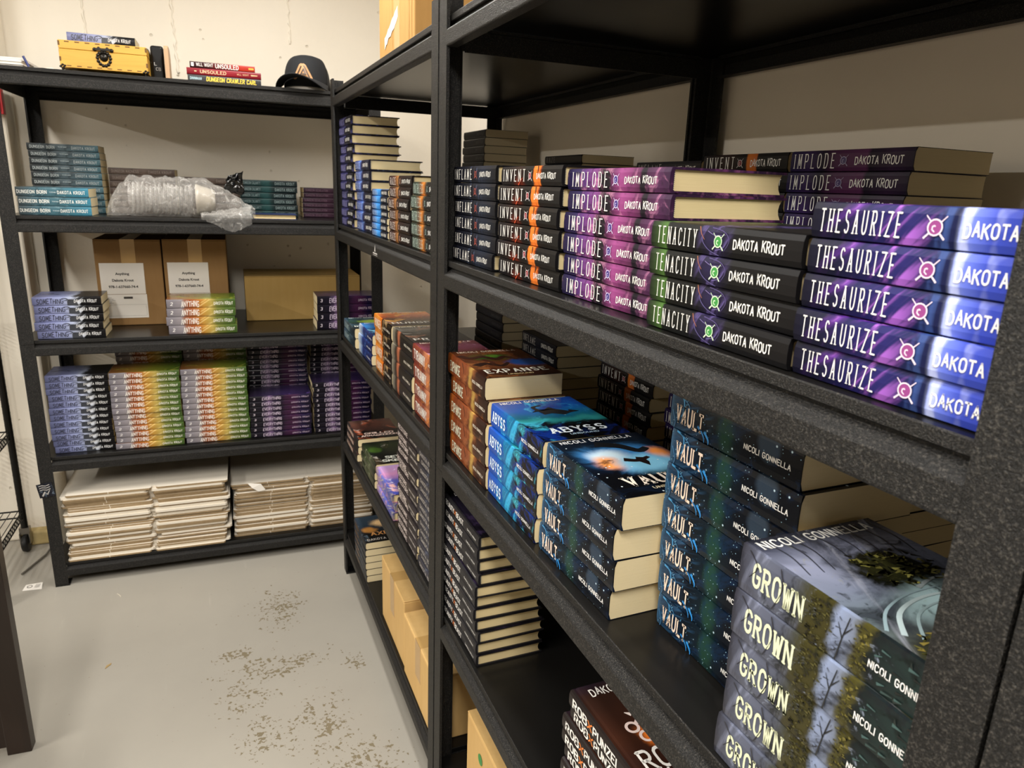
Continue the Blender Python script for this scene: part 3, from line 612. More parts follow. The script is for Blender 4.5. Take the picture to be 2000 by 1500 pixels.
design('pb_implode', .198, .140, .0281, False, [(0, '#241d42'), (.18, '#33224c'), (.3, '#1b1526'), (.43, '#4a2446'), (.66, '#552a50'), (.69, '#1c1524'), (.86, '#33203a'), (1, '#231a2c')], (), [('IMPLODE', 'tall', .04, .40, .5, .66, WH), ('@', .475, .5, .2, '#9a92b0', '#3a2a60'), AU(.57, .93)], warp=.05)
# far rack, middle shelves
design('dissonance', .200, .150, .0330, False, [(0, '#3c5064'), (.4, '#2c4048'), (1, '#1a2228')], [('mottle', '#6a8494', 30, .5, .75, .6)], [('DISSONANCE', 'tallw', .08, .5, .5, .5, '#9fb4b8')],
       [(0, '#2a3a50'), (.3, '#2c4a44'), (.6, '#26302a'), (1, '#161a1c')], [('blob', .4, .5, .14, .22, '#a8c84a', .5, 1.6), ('mottle', '#3a5a72', 14, .5, .7, .6)], [('DISSONANCE', 'tallw', .80, .06, .94, .018, '#e9eadc'), ('NICOLI GONNELLA', 'serif', .055, .1, .9, .010, '#dfe6e8')], rough=.22)
design('amity', .200, .150, .0300, False, [(0, '#c0ccd8'), (.22, '#7a90b8'), (.34, '#22306a'), (1, '#1c2246')], [('mottle', '#4a78c8', 30, .55, .75, .6)], [('NICOLI GONNELLA', 'serif', .66, .96, .5, .14, '#e6e6ea')],
       [(0, '#3a6cb0'), (.3, '#2a7ac0'), (.6, '#1c2c4a'), (1, '#141a2c')], [('mottle', '#8ad4f4', 15, .56, .72, .8), ('mottle', '#14305c', 12, .5, .7, .6)], [('NICOLI GONNELLA', 'serif', .055, .1, .9, .010, '#dfe6e8')], rough=.22)
design('hunger', .205, .150, .0405, False, [(0, '#c8741e'), (.25, '#c88238'), (.46, '#c8661a'), (.50, '#1a100d'), (1, '#171110')], [('mottle', '#f2c890', 30, .52, .75, .5)], [('HUNGER', 'tallw', .07, .42, .5, .52, '#f8ecd8'), ('NICOLI GONNELLA', 'serif', .60, .95, .5, .13, '#e6dccb')],
       [(0, '#e0a050'), (.12, '#d8763a'), (.35, '#9a4a2c'), (.6, '#3a2824'), (1, '#221c1c')], [('mottle', '#f4b45a', 14, .52, .7, .8), ('mottle', '#7a5a8a', 12, .6, .75, .6), ('mottle', '#2a1a16', 18, .55, .72, .7)], [('HUNGER', 'tallw', .80, .10, .92, .020, '#f4efe4'), ('NICOLI GONNELLA', 'serif', .05, .1, .9, .010, '#f4ead8')], rough=.2)
design('pr', .205, .150, .0405, False, [(0, '#8a8474'), (.12, '#5c564c'), (.22, '#22201e'), (.34, '#b0684a'), (.42, '#26201d'), (1, '#1d1c1c')], [('mottle', '#16161a', 30, .5, .75, .6)], [('NICOLI GONNELLA', 'serif', .60, .95, .5, .13, '#e6dccb')],
       [(0, '#4a443e'), (.2, '#6a6660'), (.4, '#3a3632'), (1, '#1a1819')], [('mottle', '#a8745a', 14, .56, .72, .6), ('mottle', '#c8c4bc', 18, .62, .74, .5)], [('PR', 'tallw', .80, .10, .32, .020, '#f4efe4'), ('NICOLI GONNELLA', 'serif', .05, .1, .9, .010, '#f4ead8')], rough=.2)
design('tyranny', .205, .150, .0412, False, [(0, '#6a2c24'), (.2, '#7c3a2c'), (.4, '#6a3228'), (.55, '#b07050'), (.7, '#94563e'), (1, '#7a463a')], [('mottle', '#e08a3a', 26, .54, .74, .8), ('mottle', '#3a1a1c', 24, .55, .75, .6)], [('TYRANNY', 'tallw', .07, .52, .5, .5, '#f2efe8'), ('NICOLI GONNELLA', 'serif', .66, .96, .5, .13, '#e6dccb')],
       [(0, '#6a2c2c'), (.3, '#7c3c54'), (.6, '#6a2c20'), (1, '#361a17')], [('mottle', '#c89ab8', 14, .54, .7, .8), ('mottle', '#f09a5a', 12, .6, .74, .7)], [('NICOLI GONNELLA', 'serif', .05, .1, .9, .010, '#f4ead8')], rough=.2)
design('grilled', .200, .150, .0258, False, [(0, '#2c2624'), (1, '#262120')], [('mottle', '#8a4a3c', 26, .56, .75, .5)], [('GRILLED ARMAGEDDON', 'block', .06, .62, .5, .44, '#e6c8b8')],
       [(0, '#4a3a34'), (.2, '#5c3a30'), (.55, '#3a2622'), (.66, '#151313'), (1, '#121111')], [('mottle', '#c0603c', 16, .54, .7, .8), ('mottle', '#c8b0a4', 18, .6, .72, .6), ('mottle', '#15100f', 12, .52, .7, .8)], [('GRILLED', 'brush', .74, .22, .86, .016, '#f6d8cc'), ('ARMAGEDDON', 'brush', .85, .12, .92, .014, '#f6d8cc')])
design('sewer', .200, .150, .0262, False, [(0, '#131511'), (.3, '#2e3822'), (.6, '#484c38'), (1, '#1b1d19')], [('mottle', '#9aa07c', 26, .55, .75, .6)], [('SEWER SKEWER', 'block', .06, .6, .5, .44, '#5a5f4a')],
       [(0, '#151614'), (.2, '#26301c'), (.5, '#1c2018'), (.7, '#111210'), (1, '#10100f')], [('blob', .38, .18, .10, .13, '#3f5c22', .6, 2.2), ('mottle', '#d0c8bc', 14, .60, .72, .8), ('mottle', '#5a4a34', 12, .55, .72, .6)], [('SEWER', 'brush', .74, .28, .86, .018, '#eef0e4'), ('SKEWER', 'brush', .87, .18, .92, .018, '#eef0e4')])
design('violet', .212, .145, .0258, True, [(0, '#7a5a8a'), (.2, '#8a7ac0'), (.5, '#5a62b0'), (1, '#3a3f80')], [('mottle', '#d89a9a', 26, .55, .75, .8), ('sband', 0, 1, .05, '#c8b87c', .35, 60, .6)], (),
       [(0, '#b89ad0'), (.3, '#c88ab8'), (.55, '#5a5aa8'), (1, '#3a4290')], [('mottle', '#f0b8a0', 13, .55, .7, .8), ('blob', .35, .7, .08, .16, '#a8582c', .5, 1.4), ('mottle', '#e8e0f4', 18, .62, .74, .7)])
design('redstone', .195, .140, .0216, False, [(0, '#2b2526'), (.5, '#312a2b'), (1, '#2a2628')], [('mottle', '#1c191a', 22, .5, .75, .6)], [('RESTORE', 'block', .06, .52, .5, .5, '#d8cac6'), ('DAKOTA KROUT', 'serif', .64, .95, .5, .22, '#d8cfca')])
design('slate', .188, .140, .0216, False, [(0, '#2c2a30'), (.5, '#34343c'), (1, '#24262e')], [('mottle', '#5a6070', 22, .55, .75, .5)], [('DAKOTA KROUT', 'serif', .12, .75, .5, .40, '#b8b2ae')])
design('axiom', .200, .145, .0236, False, [(0, '#2c3440'), (.5, '#262a30'), (1, '#1f2022')], [('mottle', '#54606c', 24, .55, .75, .5)], [('AXIOM', 'block', .1, .4, .5, .4, '#8a6a4a')],
       [(0, '#33404c'), (.3, '#2a3642'), (.6, '#1d2024'), (.72, '#171615'), (1, '#141312')], [('blob', .30, .5, .12, .16, '#e8c08a', .6, 1.8), ('blob', .55, .2, .10, .16, '#b07a3c', .5, 1.8), ('mottle', '#6a7c8a', 13, .6, .74, .6)], [('AXIOM', 'serif', .70, .22, .86, .022, '#d89a5c'), ('DAKOTA KROUT', 'serif', .90, .08, .92, .013, '#c9c0b8')])
# end-wall rack
design('dungeon', .212, .140, .0226, False, [(0, '#2c2f30'), (.3, '#3a4448'), (.5, '#56646a'), (.75, '#485c64'), (1, '#466670')], [('mottle', '#161c1e', 26, .52, .72, .7), ('mottle', '#9aa8aa', 40, .62, .75, .4)], [('DUNGEON BORN', 'serif', .04, .38, .5, .38, '#b4bcbc'), ('DAKOTA KROUT', 'serif', .62, .95, .5, .36, '#b4bcbc'), ('THE DIVINE DUNGEON', 'serif', .43, .55, .58, .12, '#c9d6d8')])  # same title as the front stack, greyed: shelf shade put into the colours
design('dungeonf', .206, .140, .0290, False, [(0, '#465054'), (.3, '#3c5c68'), (.55, '#466a76'), (.72, '#3c6c7c'), (1, '#3a7c94')], [('mottle', '#22383f', 26, .52, .72, .6), ('mottle', '#a8c0c6', 40, .6, .75, .5)], [('DUNGEON BORN', 'serif', .02, .42, .5, .34, '#f4f4ee'), ('DAKOTA KROUT', 'serif', .57, .95, .5, .32, '#f4f4ee'), ('THE DIVINE DUNGEON', 'serif', .46, .55, .5, .10, '#d6e4e8')])
design('brown', .215, .140, .0225, False, [(0, '#4c403a'), (.5, '#5a4c44'), (1, '#463a34')], [('mottle', '#33291f', 22, .5, .75, .6)], [('DUNGEON MADNESS', 'serif', .05, .45, .5, .40, '#7c7068'), ('DAKOTA KROUT', 'serif', .6, .95, .5, .38, '#7c7068')])
design('teal', .205, .140, .0222, False, [(0, '#1b2a2c'), (.34, '#1f3a3a'), (.42, '#264a4a'), (.50, '#264848'), (.58, '#1c2c2e'), (1, '#1a2426')], [('mottle', '#12201f', 26, .5, .75, .6)], [('DUNGEON CALAMITY', 'serif', .04, .34, .5, .40, '#7c9092'), ('DAKOTA KROUT', 'serif', .60, .95, .5, .42, '#8a9c9c')])
design('plum', .205, .140, .0185, False, [(0, '#2a1a26'), (.5, '#3a2432'), (1, '#2a1c26')], [('mottle', '#1c1218', 26, .5, .75, .6)], [('DUNGEON DESOLATION', 'serif', .04, .45, .5, .40, '#6a5060'), ('DAKOTA KROUT', 'serif', .60, .95, .5, .40, '#705868')])
SOMEST = [(0, '#6a6f94'), (.2, '#7c82ac'), (.45, '#8f97bc'), (.56, '#a8b0c8'), (.64, '#33353c'), (.72, '#161618'), (1, '#131214')]
RAV = [('~', [(.44, .86), (.49, .80), (.52, .62), (.56, .5)], .05, .20, '#33363e'), ('~', [(.45, .55), (.50, .60)], .04, .10, '#33363e'), ('#', [(.50, .02), (.66, .02), (.64, .45), (.60, .70), (.53, .72), (.50, .50)], '#3a3d44')]
for k, L, T in (('something', .203, .0280), ('somethingb', .193, .0234)):
    design(k, L, .140, T, False, SOMEST, [('sband', .55, .72, .04, '#dfe6f4', .7, 60, .9)], RAV+[('SOMETHING', 'hand', .06, .44, .5, .55, '#2a2b34'), ('DAKOTA KROUT', 'hand', .60, .93, .5, .34, '#e9e9ea')], SOMEST, [('mottle', '#1c1c20', 12, .5, .7, .8)], (), rough=.2)
ANYST = [(0, '#747078'), (.22, '#8c868a'), (.27, '#8a5a44'), (.36, '#94502a'), (.46, '#a8682c'), (.54, '#b88a3c'), (.66, '#b09a50'), (.73, '#6c7236'), (.85, '#52642c'), (1, '#3c5626')]
for k, L, T in (('anything', .228, .0310), ('anythingb', .226, .0216)):
    design(k, L, .140, T, False, ANYST, [('sband', .42, .70, .04, '#f4dc96', .5, 60, .6)], [('ANYTHING', 'hand', .21, .46, .46, .62, '#fbf6ee'), ('2', 'hand', .055, .085, .5, .36, '#f4f0ee'), ('DAKOTA KROUT', 'hand', .68, .96, .5, .34, '#f4f2e6')],
           [(0, '#7a4c2c'), (.3, '#94702c'), (.6, '#7c802c'), (1, '#4c6a24')], [('mottle', '#b8b44a', 14, .55, .7, .8), ('mottle', '#4a5a1c', 12, .52, .7, .7)], (), rough=.2)
EVST = [(0, '#131119'), (.2, '#17141f'), (.27, '#4a3c54'), (.33, '#7c6486'), (.40, '#2c2238'), (.50, '#1a1424'), (.58, '#331a34'), (.72, '#401f3e'), (.84, '#221a3c'), (1, '#171224')]
for k, L, T in (('everything', .228, .0316), ('everythingb', .226, .0203)):
    design(k, L, .140, T, False, EVST, [('mottle', '#1c1528', 26, .52, .75, .6)], [('EVERYTHING', 'hand', .20, .50, .5, .52, '#cdbdd2'), ('3', 'hand', .055, .085, .5, .36, '#d8ccd8'), ('DAKOTA KROUT', 'hand', .68, .96, .5, .26, '#c4aec4')],
           [(0, '#231a2e'), (.4, '#2e2448'), (.7, '#33244e'), (1, '#1f1838')], [('mottle', '#5a4486', 13, .57, .72, .8), ('mottle', '#1c1528', 12, .5, .7, .7)], (), rough=.2)
design('unsouled_pb', .205, .135, .0190, False, [(0, '#2c1416'), (.3, '#3a1618'), (.6, '#7c1c18'), (.8, '#a82c1c'), (1, '#9a2a1c')], (), [('WILL WIGHT', 'serif', .10, .35, .55, .50, '#e9e2dc'), ('UNSOULED', 'serif', .39, .74, .5, .66, '#f4eee6'), ('~', [(.90, .5), (.98, .5)], .3, .3, '#e8a03a'), ('~', [(.02, .5), (.06, .5)], .62, .62, '#efe6e0')])
design('unsouled_hc', .235, .150, .0215, True, [(0, '#7a1622'), (.5, '#8a1a26'), (1, '#741420')], (), [('UNSOULED', 'serif', .18, .52, .5, .44, '#e0c49a'), ('WILL WIGHT', 'serif', .67, .83, .5, .24, '#c89a74'), ('~', [(.86, .5), (.95, .5)], .22, .12, '#d8b080'), ('~', [(.10, .5), (.13, .5)], .14, .14, '#e0c49a')])
design('crawler', .232, .150, .0225, True, [(0, '#38383a'), (.5, '#3c3c3e'), (1, '#333335')], (), [('DINNIMAN', 'bold', .03, .18, .5, .34, '#a8c4cc'), ('DUNGEON CRAWLER CARL', 'bold', .25, .93, .5, .56, '#f0cf4a')])
design('plainwhite', .150, .120, .0185, True, [(0, '#26325a'), (1, '#1c2446')])
# ------------------------------------------------------------------ near rack, upper shelf
z = ZN[3]; g = 'books on the upper shelf of the near rack'
stackr('inflame', 6, .020, -.020, z, 'in the dark navy hardcover stack beside the middle posts', g, jit=(.003, .004, .8))
stackr('invent', 6, .020, -.252, z, 'in the black and orange hardcover stack', g, jit=(.003, .004, .8))
stackr('implode', 6, .026, -.4735, z, 'in the purple and pink hardcover stack', g, jit=(.003, .004, .8))
stackr('tenacity', 4, .012, -.7035, z, 'in the black hardcover stack with green emblems', g, jit=(.003, .004, .8))
stackr('thesaurize', 5, .012, -.9115, z, 'in the blue and violet hardcover stack', g, jit=(.002, .0015, .6))
g = 'books in the shaded back row of the upper shelf'
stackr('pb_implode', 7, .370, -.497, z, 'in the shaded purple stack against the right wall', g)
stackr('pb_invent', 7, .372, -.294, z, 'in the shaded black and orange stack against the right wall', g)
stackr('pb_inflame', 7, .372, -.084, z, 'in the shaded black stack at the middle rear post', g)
z = ZF[3]
stackr('dimblack', 11, .395, .390, z, 'in the low black stack behind the far upper shelf', g)
stackr('dullblack', 13, .395, 1.070, z, 'in the tall black stack near the room corner', g, lean=(.01, -.012))
g = 'books on the upper shelf of the far rack'
stackr('ritual', 12, .012, 1.165, z, 'in the tall dark stack with lavender lettering', g, lean=(.0, .012))
stackr('regicide', 7, .012, .905, z, 'in the navy stack with pale blue lettering', g)
stackr('rexus', 7, .010, .672, z, 'in the bright blue paperback stack', g)
stackr('raze', 6, .010, .470, z, 'in the dark brown hardcover stack', g)
stackr('ruthless', 5, .010, .248, z, 'in the dark green stack with an orange stripe', g)
# ------------------------------------------------------------------ near rack, middle shelf
z = ZN[2]; g = 'thick paperbacks on the middle shelf of the near rack'
stackr('expanse', 5, .014, -.034, z, 'in the thick rust brown paperback stack', g, lean=(0, .012))
stackr('abyss', 4, .014, -.250, z, 'in the thick electric blue paperback stack', g)
stackr('vault', 4, .015, -.463, z, 'in the short night blue stack with a fiery cover', g, lean=(0, -.010))
stackr('vault', 7, .074, -.684, z, 'in the tall night blue stack under the beam', g, jit=(.002, .003, .8), lean=(0, .003))
stackr('grown', 5, .008, -.890, z, 'in the misty grey forest paperback stack', g, jit=(.003, .003, 1.0))
g = 'books in the dark back row of the middle shelf'
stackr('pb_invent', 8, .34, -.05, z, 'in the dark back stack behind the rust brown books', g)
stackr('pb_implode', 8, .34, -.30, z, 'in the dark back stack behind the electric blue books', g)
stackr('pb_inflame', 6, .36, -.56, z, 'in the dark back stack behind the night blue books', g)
z = ZF[2]; g = 'paperbacks on the middle shelf of the far rack'
stackr('dissonance', 2, .004, 1.135, z, 'in the low blue green stack beside the far post', g)
stackr('amity', 3, .010, .905, z, 'in the low blue stack beside the orange books', g)
stackr('hunger', 4, .012, .670, z, 'in the orange paperback stack', g)
stackr('pr', 4, .012, .453, z, 'in the grey and black stack beside the orange books', g)
stackr('tyranny', 4, .010, .240, z, 'in the reddish brown stack beside the middle posts', g)
stackr('dullblack', 8, .30, .62, z, 'in the black stack behind the reddish brown books', 'books behind the far middle shelf')
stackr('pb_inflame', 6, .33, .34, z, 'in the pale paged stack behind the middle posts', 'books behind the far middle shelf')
# ------------------------------------------------------------------ lower shelves
z = ZN[1]; g = 'hardcovers on the lower shelf of the near rack'
stackr('beast', 11, .008, -.018, z, 'in the charcoal hardcover stack on the lower shelf', g, jit=(.003, .004, .8))
stackr('robx', 9, .012, -.580, z, 'in the dark brown stack with a scissors cover', g, jit=(.004, .003, .8), spec={8: (0, -.016), 7: (0, -.014)})
z = ZF[1]; g = 'books on the lower shelf of the far rack'
stackr('grilled', 3, .000, 1.105, z, 'in the black and red stack below the middle shelf', g)
stackr('sewer', 3, .006, .872, z, 'in the black and green stack on the lower shelf', g)
stackr('violet', 3, .008, .655, z, 'in the violet hardcover stack on the lower shelf', g)
stackr('redstone', 14, .012, .405, z, 'in the tall dark brown stack on the lower shelf', g)
stackr('slate', 14, .012, .203, z, 'in the tall slate grey stack beside the middle posts', g)
z = ZF[0]
stackr('axiom', 6, -.002, 1.010, z, 'in the dark stack with an orange title near the floor', 'books on the bottom shelf of the far rack')
# ------------------------------------------------------------------ rack along the end wall
z = ZB[3]; g = 'books on the upper shelf of the end wall rack'
stackb('dungeonf', 3, -1.168, .030, z, 'in the short bright blue stack at the left post', g)
stackb('dungeon', 10, -1.155, .195, z, 'in the tall shaded blue stack at the left post', g)
stackb('brown', 7, -.925, .230, z, 'in the brown stack behind the plastic bag', g)
stackb('brown', 6, -.700, .260, z, 'in the second brown stack behind the plastic bag', g)
stackb('teal', 6, -.490, .230, z, 'in the dark teal stack behind the white paged book', g)
stackb('plum', 6, -.262, .230, z, 'in the plum stack at the right end', g)
e = put('plainwhite', bw(-.305, .148, z+.0002), THB+PI, 'single small dark blue book with its white fore edge facing out', g)
z = ZB[2]; g = 'books on the middle shelf of the end wall rack'
stackb('something', 5, -1.165, .020, z, 'in the lavender grey stack beside the cardboard box', g)
stackb('anything', 4, -.764, .026, z, 'in the yellow green stack in front of cardboard box', g)
stackb('everything', 4, -.246, .024, z, 'in the dark violet stack on the middle shelf', g)
z = ZB[1]; g = 'books on the lower shelf of the end wall rack'
stackb('somethingb', 12, -1.165, .035, z, 'in the tall lavender grey stack on the lower shelf', g)
stackb('anythingb', 13, -.968, .024, z, 'in the left yellow green stack on the lower shelf', g)
stackb('anythingb', 13, -.737, .026, z, 'in the right yellow green stack on the lower shelf', g)
stackb('everythingb', 8, -.508, .028, z, 'in the low violet stack on the lower shelf', g)
stackb('everythingb', 10, -.272, .026, z, 'in the violet stack at the lower right end', g)
stackb('anythingb', 16, -.965, .200, z, 'in the left shaded yellow green back stack', g)
stackb('anythingb', 16, -.733, .200, z, 'in the right shaded yellow green back stack', g)
stackb('everythingb', 17, -.500, .200, z, 'in the left shaded violet back stack', g)
stackb('everythingb', 17, -.262, .200, z, 'in the right shaded violet back stack', g)
z = ZB[4]
put('crawler', bw(-.635, .045, z+.0002), THB, 'charcoal hardcover with yellow lettering, bottom of the three by the cap', 'three books beside the cap')
put('unsouled_hc', bw(-.637, .047, z+.0231), THB-.01, 'crimson hardcover between two books on top of the rack', 'three books beside the cap')
put('unsouled_pb', bw(-.626, .045, z+.0450), THB, 'dark red paperback on top of the crimson hardcover', 'three books beside the cap')

# ------------------------------------------------------------------ cardboard boxes
def carton(label, loc, rz, W, D, H, mat=CARD, tape=True, label_sheet=None, group='cardboard boxes', flap=.0):
    """closed carton; local x along the front, y depth, z up"""
    e = thing('cardboard_box', label, 'box', loc, rz, group)
    b = MB(); b.box(0, W, 0, D, 0, H-.004); bevel(b.build('body', mat, e), .003, 2)
    for s in (0, 1):
        b = MB(); x0, x1 = 0, W; y0, y1 = (0, D/2-.0015) if s == 0 else (D/2+.0015, D)
        b.box(x0, x1, y0, y1, H-.004, H); o = b.build('top_flap', mat, e); bevel(o, .0015, 1)
    if tape:
        b = MB(); w = .048
        b.box(W/2-w/2 if W <= D else 0, W/2+w/2 if W <= D else W, -.0004 if W <= D else D/2-w/2, D if W <= D else D/2+w/2, H, H+.0005)
        if W <= D: b.box(W/2-w/2, W/2+w/2, -.0006, 0, H*.42, H+.0005)
        else: b.box(-.0006, 0, D/2-w/2, D/2+w/2, H*.3, H+.0005)
        b.build('tape_strip', TAPE, e)
    return e
def text_mesh(body, size, col, bold=.0):
    cu = bpy.data.curves.new('t', 'FONT'); cu.body = body; cu.size = size; cu.align_x = 'CENTER'; cu.offset = bold; cu.resolution_u = 3
    o = bpy.data.objects.new('t', cu); me = bpy.data.meshes.new_from_object(o)
    vs = [tuple(v.co) for v in me.vertices]; fs = [tuple(p.vertices) for p in me.polygons]
    bpy.data.objects.remove(o); bpy.data.meshes.remove(me); bpy.data.curves.remove(cu)
    return vs, fs
def sheet(e, x0, x1, z0, z1, lower=True):
    b = MB(); b.box(x0, x1, -.0012, -.0004, z0, z1)
    cx = (x0+x1)/2; h = z1-z0
    for i, tx in enumerate(('Anything', 'Dakota Krout', '978-1-637660-74-4')):
        vs, fs = text_mesh(tx, .0125, None, .0004)
        b.add([(cx+v[0], -.0015, z1-h*(.38+.21*i)+v[1]) for v in vs], fs, 1)
    s = b.build('printed_sheet', [WHITE, paint('#1c1b1b')], e)
    if lower:
        b = MB(); zl = z0-.090; b.box(x0+.004, x1+.002, -.0012, -.0004, zl, z0-.0015)
        b.box(x0+.070, x0+.100, -.0016, -.0012, z0-.018, z0-.010, 1)
        for k in range(5): b.box(x0+.012, x0+.030+.006*(k % 3), -.0016, -.0012, z0-.014-.005*k, z0-.013-.005*k, 1)
        for (a, c, d_, f) in ((x0+.009, x1-.003, z0-.040, z0-.0396), (x0+.009, x1-.003, zl+.008, zl+.0084)): b.box(a, c, -.0016, -.0012, d_, f, 1)
        b.box(x0+.009, x0+.0094, -.0016, -.0012, zl+.008, z0-.0396, 1); b.box(x1-.0034, x1-.003, -.0016, -.0012, zl+.008, z0-.0396, 1)
        b.build('shipping_label', [WHITE, paint('#3a3836')], e)
g = 'cardboard boxes on the middle shelf of the end wall rack'
DARKC = mat_card('kraft_brown_cardboard', '#86653c', '#9c7a50')
e = carton('brown cardboard box with a printed sheet and a white shipping label', bw(-1.003, .235, ZB[2]+.0005), THB, .221, .29, .318, DARKC, group=g); sheet(e, .012, .158, .118, .232)
e = carton('brown cardboard box with a printed sheet behind the yellow green books', bw(-.777, .235, ZB[2]+.0005), THB, .222, .29, .320, DARKC, group=g); sheet(e, .012, .154, .118, .234)
e = carton('low wide unlabelled cardboard box at the right of the middle shelf', bw(-.496, .250, ZB[2]+.0005), THB, .450, .25, .178, mat_card('worn_cardboard', '#96783f', '#ad8f58'), tape=False, group=g)
g = 'cardboard boxes on the bottom shelves'
def rcarton(label, x, y, z, L, D, H, **k): return carton(label, (x, y, z), -PI/2, L, D, H, group=g, **k)
rcarton('taller tan carton beside the dark stack on the far bottom shelf', .010, .610, ZF[0]+.0005, .270, .36, .205, mat=CARDT)
rcarton('tan carton nearest the middle posts on the far bottom shelf', .006, .325, ZF[0]+.0005, .285, .36, .182, mat=CARDT)
e = rcarton('tan carton with a green dot sticker on the near bottom shelf', .036, -.112, ZN[0]+.0005, .36, .34, .205, mat=CARDT)
b = MB(); b.lathe([(.0001, 0), (.012, 0)], (0, 0, 0), 20); o = b.build('green_dot_sticker', paint('#2f8a3c'), e, (.085, -.0012, .150)); o.rotation_euler = (PI/2, 0, 0)
# carton on top of the far rack, with a torn label
e = carton('worn cardboard carton with a torn white label on top of the far rack', (.085, .890, ZF[4]+.0005), -PI/2, .385, .44, .36, mat_card('worn_tan_carton', '#a27a44', '#c09458'), tape=False, group='cardboard boxes on top of the racks')
b = MB(); rnd = random.Random(5)
top = [(.060+.012*i, .205-.004*i+rnd.uniform(-.004, .004)) for i in range(12)]; bot = [(.060+.012*i, .175-.004*i+rnd.uniform(-.006, .006)) for i in range(12)]
lab = [(.07+.15*i/11, .10+.055*i/11+rnd.uniform(-.002, .002)) for i in range(12)]; lo = [(p+.002, q-.026+rnd.uniform(-.006, .004)) for p, q in lab]
vs = [(p, -.0012, q) for p, q in lab]+[(p, -.0012, q) for p, q in lo]
b.add(vs, [(i, 12+i, 13+i, 1+i) for i in range(11)], 0); b.build('torn_label', WHITE, e)
for xx, w in ((.335, .004), (.362, .003), (.16, .0015)):
    b = MB(); pts = [(xx+rnd.uniform(-.002, .002), -.0004, .36*k/14) for k in range(15)]; b.tube(pts, w*.45, 5); b.build('crease', CARD, e)
b = MB(); b.box(.18, .24, -.0006, 0, 0, .36); b.build('tape_strip', TAPE, e)

# ------------------------------------------------------------------ flat-packed mailers on the bottom shelf of the end wall rack
FW = plain('white_mailer_board', '#e6ddcd', .75, 0, .04, 12); FE = mat_card('corrugated_edge', '#7c684c', '#b39c7a')
def flat_mesh(W, D, T, slot, seed, edge=None):
    rnd = random.Random(seed); b = MB()
    def panel(x0, x1, y0, y1):
        r = .006
        pr = [(x0+r, y0), (x1-r, y0), (x1, y0+r), (x1, y1), (x0, y1), (x0, y0+r)]
        n = len(pr); vs = [(p, q, 0) for p, q in pr]+[(p, q, T) for p, q in pr]
        b.add(vs, [(i, (i+1) % n, n+(i+1) % n, n+i) for i in range(n)], 1); b.add(vs, [tuple(range(n-1, -1, -1)), tuple(range(n, 2*n))], 0)
    d1, d2 = rnd.uniform(0, .006), rnd.uniform(0, .006)
    panel(0, slot-.008, d1, D); panel(slot+.008, W, d2, D); b.box(slot-.0079, slot+.0079, .020, D-.001, .0001, T-.0001, 0)
    m = W*.25
    b.box(m, m+.002, d1-.0006, d1+.002, 0, T, 0)
    return b.mesh('mailer', [FW, edge or FE])
KINDS = [flat_mesh(.540, .44, .0072, .285, 1), flat_mesh(.536, .43, .0064, .283, 2), flat_mesh(.545, .44, .0088, .286, 3, FW)]
def mailers(lx, n, desc, group, ly=.0):
    z = ZB[0]+.0003; rnd = random.Random(int(abs(lx)*100)); lst = []
    for i in range(n):
        k = rnd.choice([0, 0, 1, 1, 2]); T = (.0072, .0064, .0088)[k]
        lst.append((k, z, rnd.uniform(-.006, .006)+(.010 if i % 9 > 5 else 0), rnd.uniform(-.005, .005)+(.007 if (i//5) % 2 else 0), rnd.uniform(-.6, .6))); z += T+.0003
    for i, (k, zz, dx, dy, a) in enumerate(lst):
        o = link('flat_mailer_box', KINDS[k], None, bw(lx+dx, ly+dy, zz), THB+math.radians(a))
        tag(o, rank(n-1-i, n, 'flattened box')+' '+desc, 'cardboard', group)
mailers(-1.160, 34, 'in the left white stack near the floor', 'flattened mailers, left stack', -.002)
mailers(-.590, 30, 'in the right white stack near the floor', 'flattened mailers, right stack', .030)
from mathutils import noise as mnoise
# ------------------------------------------------------------------ top of the end wall rack
zt = ZB[4]
# yellow wooden keepsake box
def mat_wood(name, a, b, rough=.45, sc=(3, 40, 40)):
    t = NT(name, rough); v = t.coord(sc); n = t.noise(v, 1, 4, .6, 1.5); t.color(t.mix(n, hexc(a), hexc(b))); t.bump(n, .1, .001); return t.m
YEL = mat_wood('yellow_stained_wood', '#c08d2e', '#dcae4c'); SLOT = plain('burnt_joint', '#6a4a1e', .7); BRZ = plain('dark_bronze', '#2c2924', .35, .7, .3, 200)
e = thing('wooden_box', 'yellow wooden keepsake box with an ornate dark clasp', 'box', bw(-1.003, .045, zt+.0005), THB)
b = MB(); b.box(0, .250, 0, .15, .012, .066); bevel(b.build('body', YEL, e), .0012, 1)
b = MB(); b.box(0, .250, 0, .15, .0670, .092); bevel(b.build('lid', YEL, e), .0012, 1)
b = MB()
for k in range(8):
    x = .018+k*.0285; b.box(x, x+.013, -.0005, .001, .0865, .0895); b.box(x, x+.013, -.0005, .001, .0165, .019)
for x in (-.0003, .2455):
    for zz in (.030, .076): b.box(x, x+.005, -.0005, .004, zz, zz+.013)
b.build('finger_joints', SLOT, e)
for x in (0, .236):
    o = MB()
    for k in range(5): o.lathe([(.0001, -.004), (.004, -.002), (.0045, .001), (.0001, .004)], (x+.001+k*.003, .002+.001*(k % 2), .014+.003*(k % 3)), 8)
    o.tube([(x+.006, .006, .014), (x+.006, .006, 0)], [.005, .003], 8); o.build('corner_foot', BRZ, e)
    o = MB(); o.tube([(x+.006, .144, .014), (x+.006, .144, 0)], [.005, .003], 8); o.build('corner_foot', BRZ, e)
o = MB(); cx, cz = .125, .054
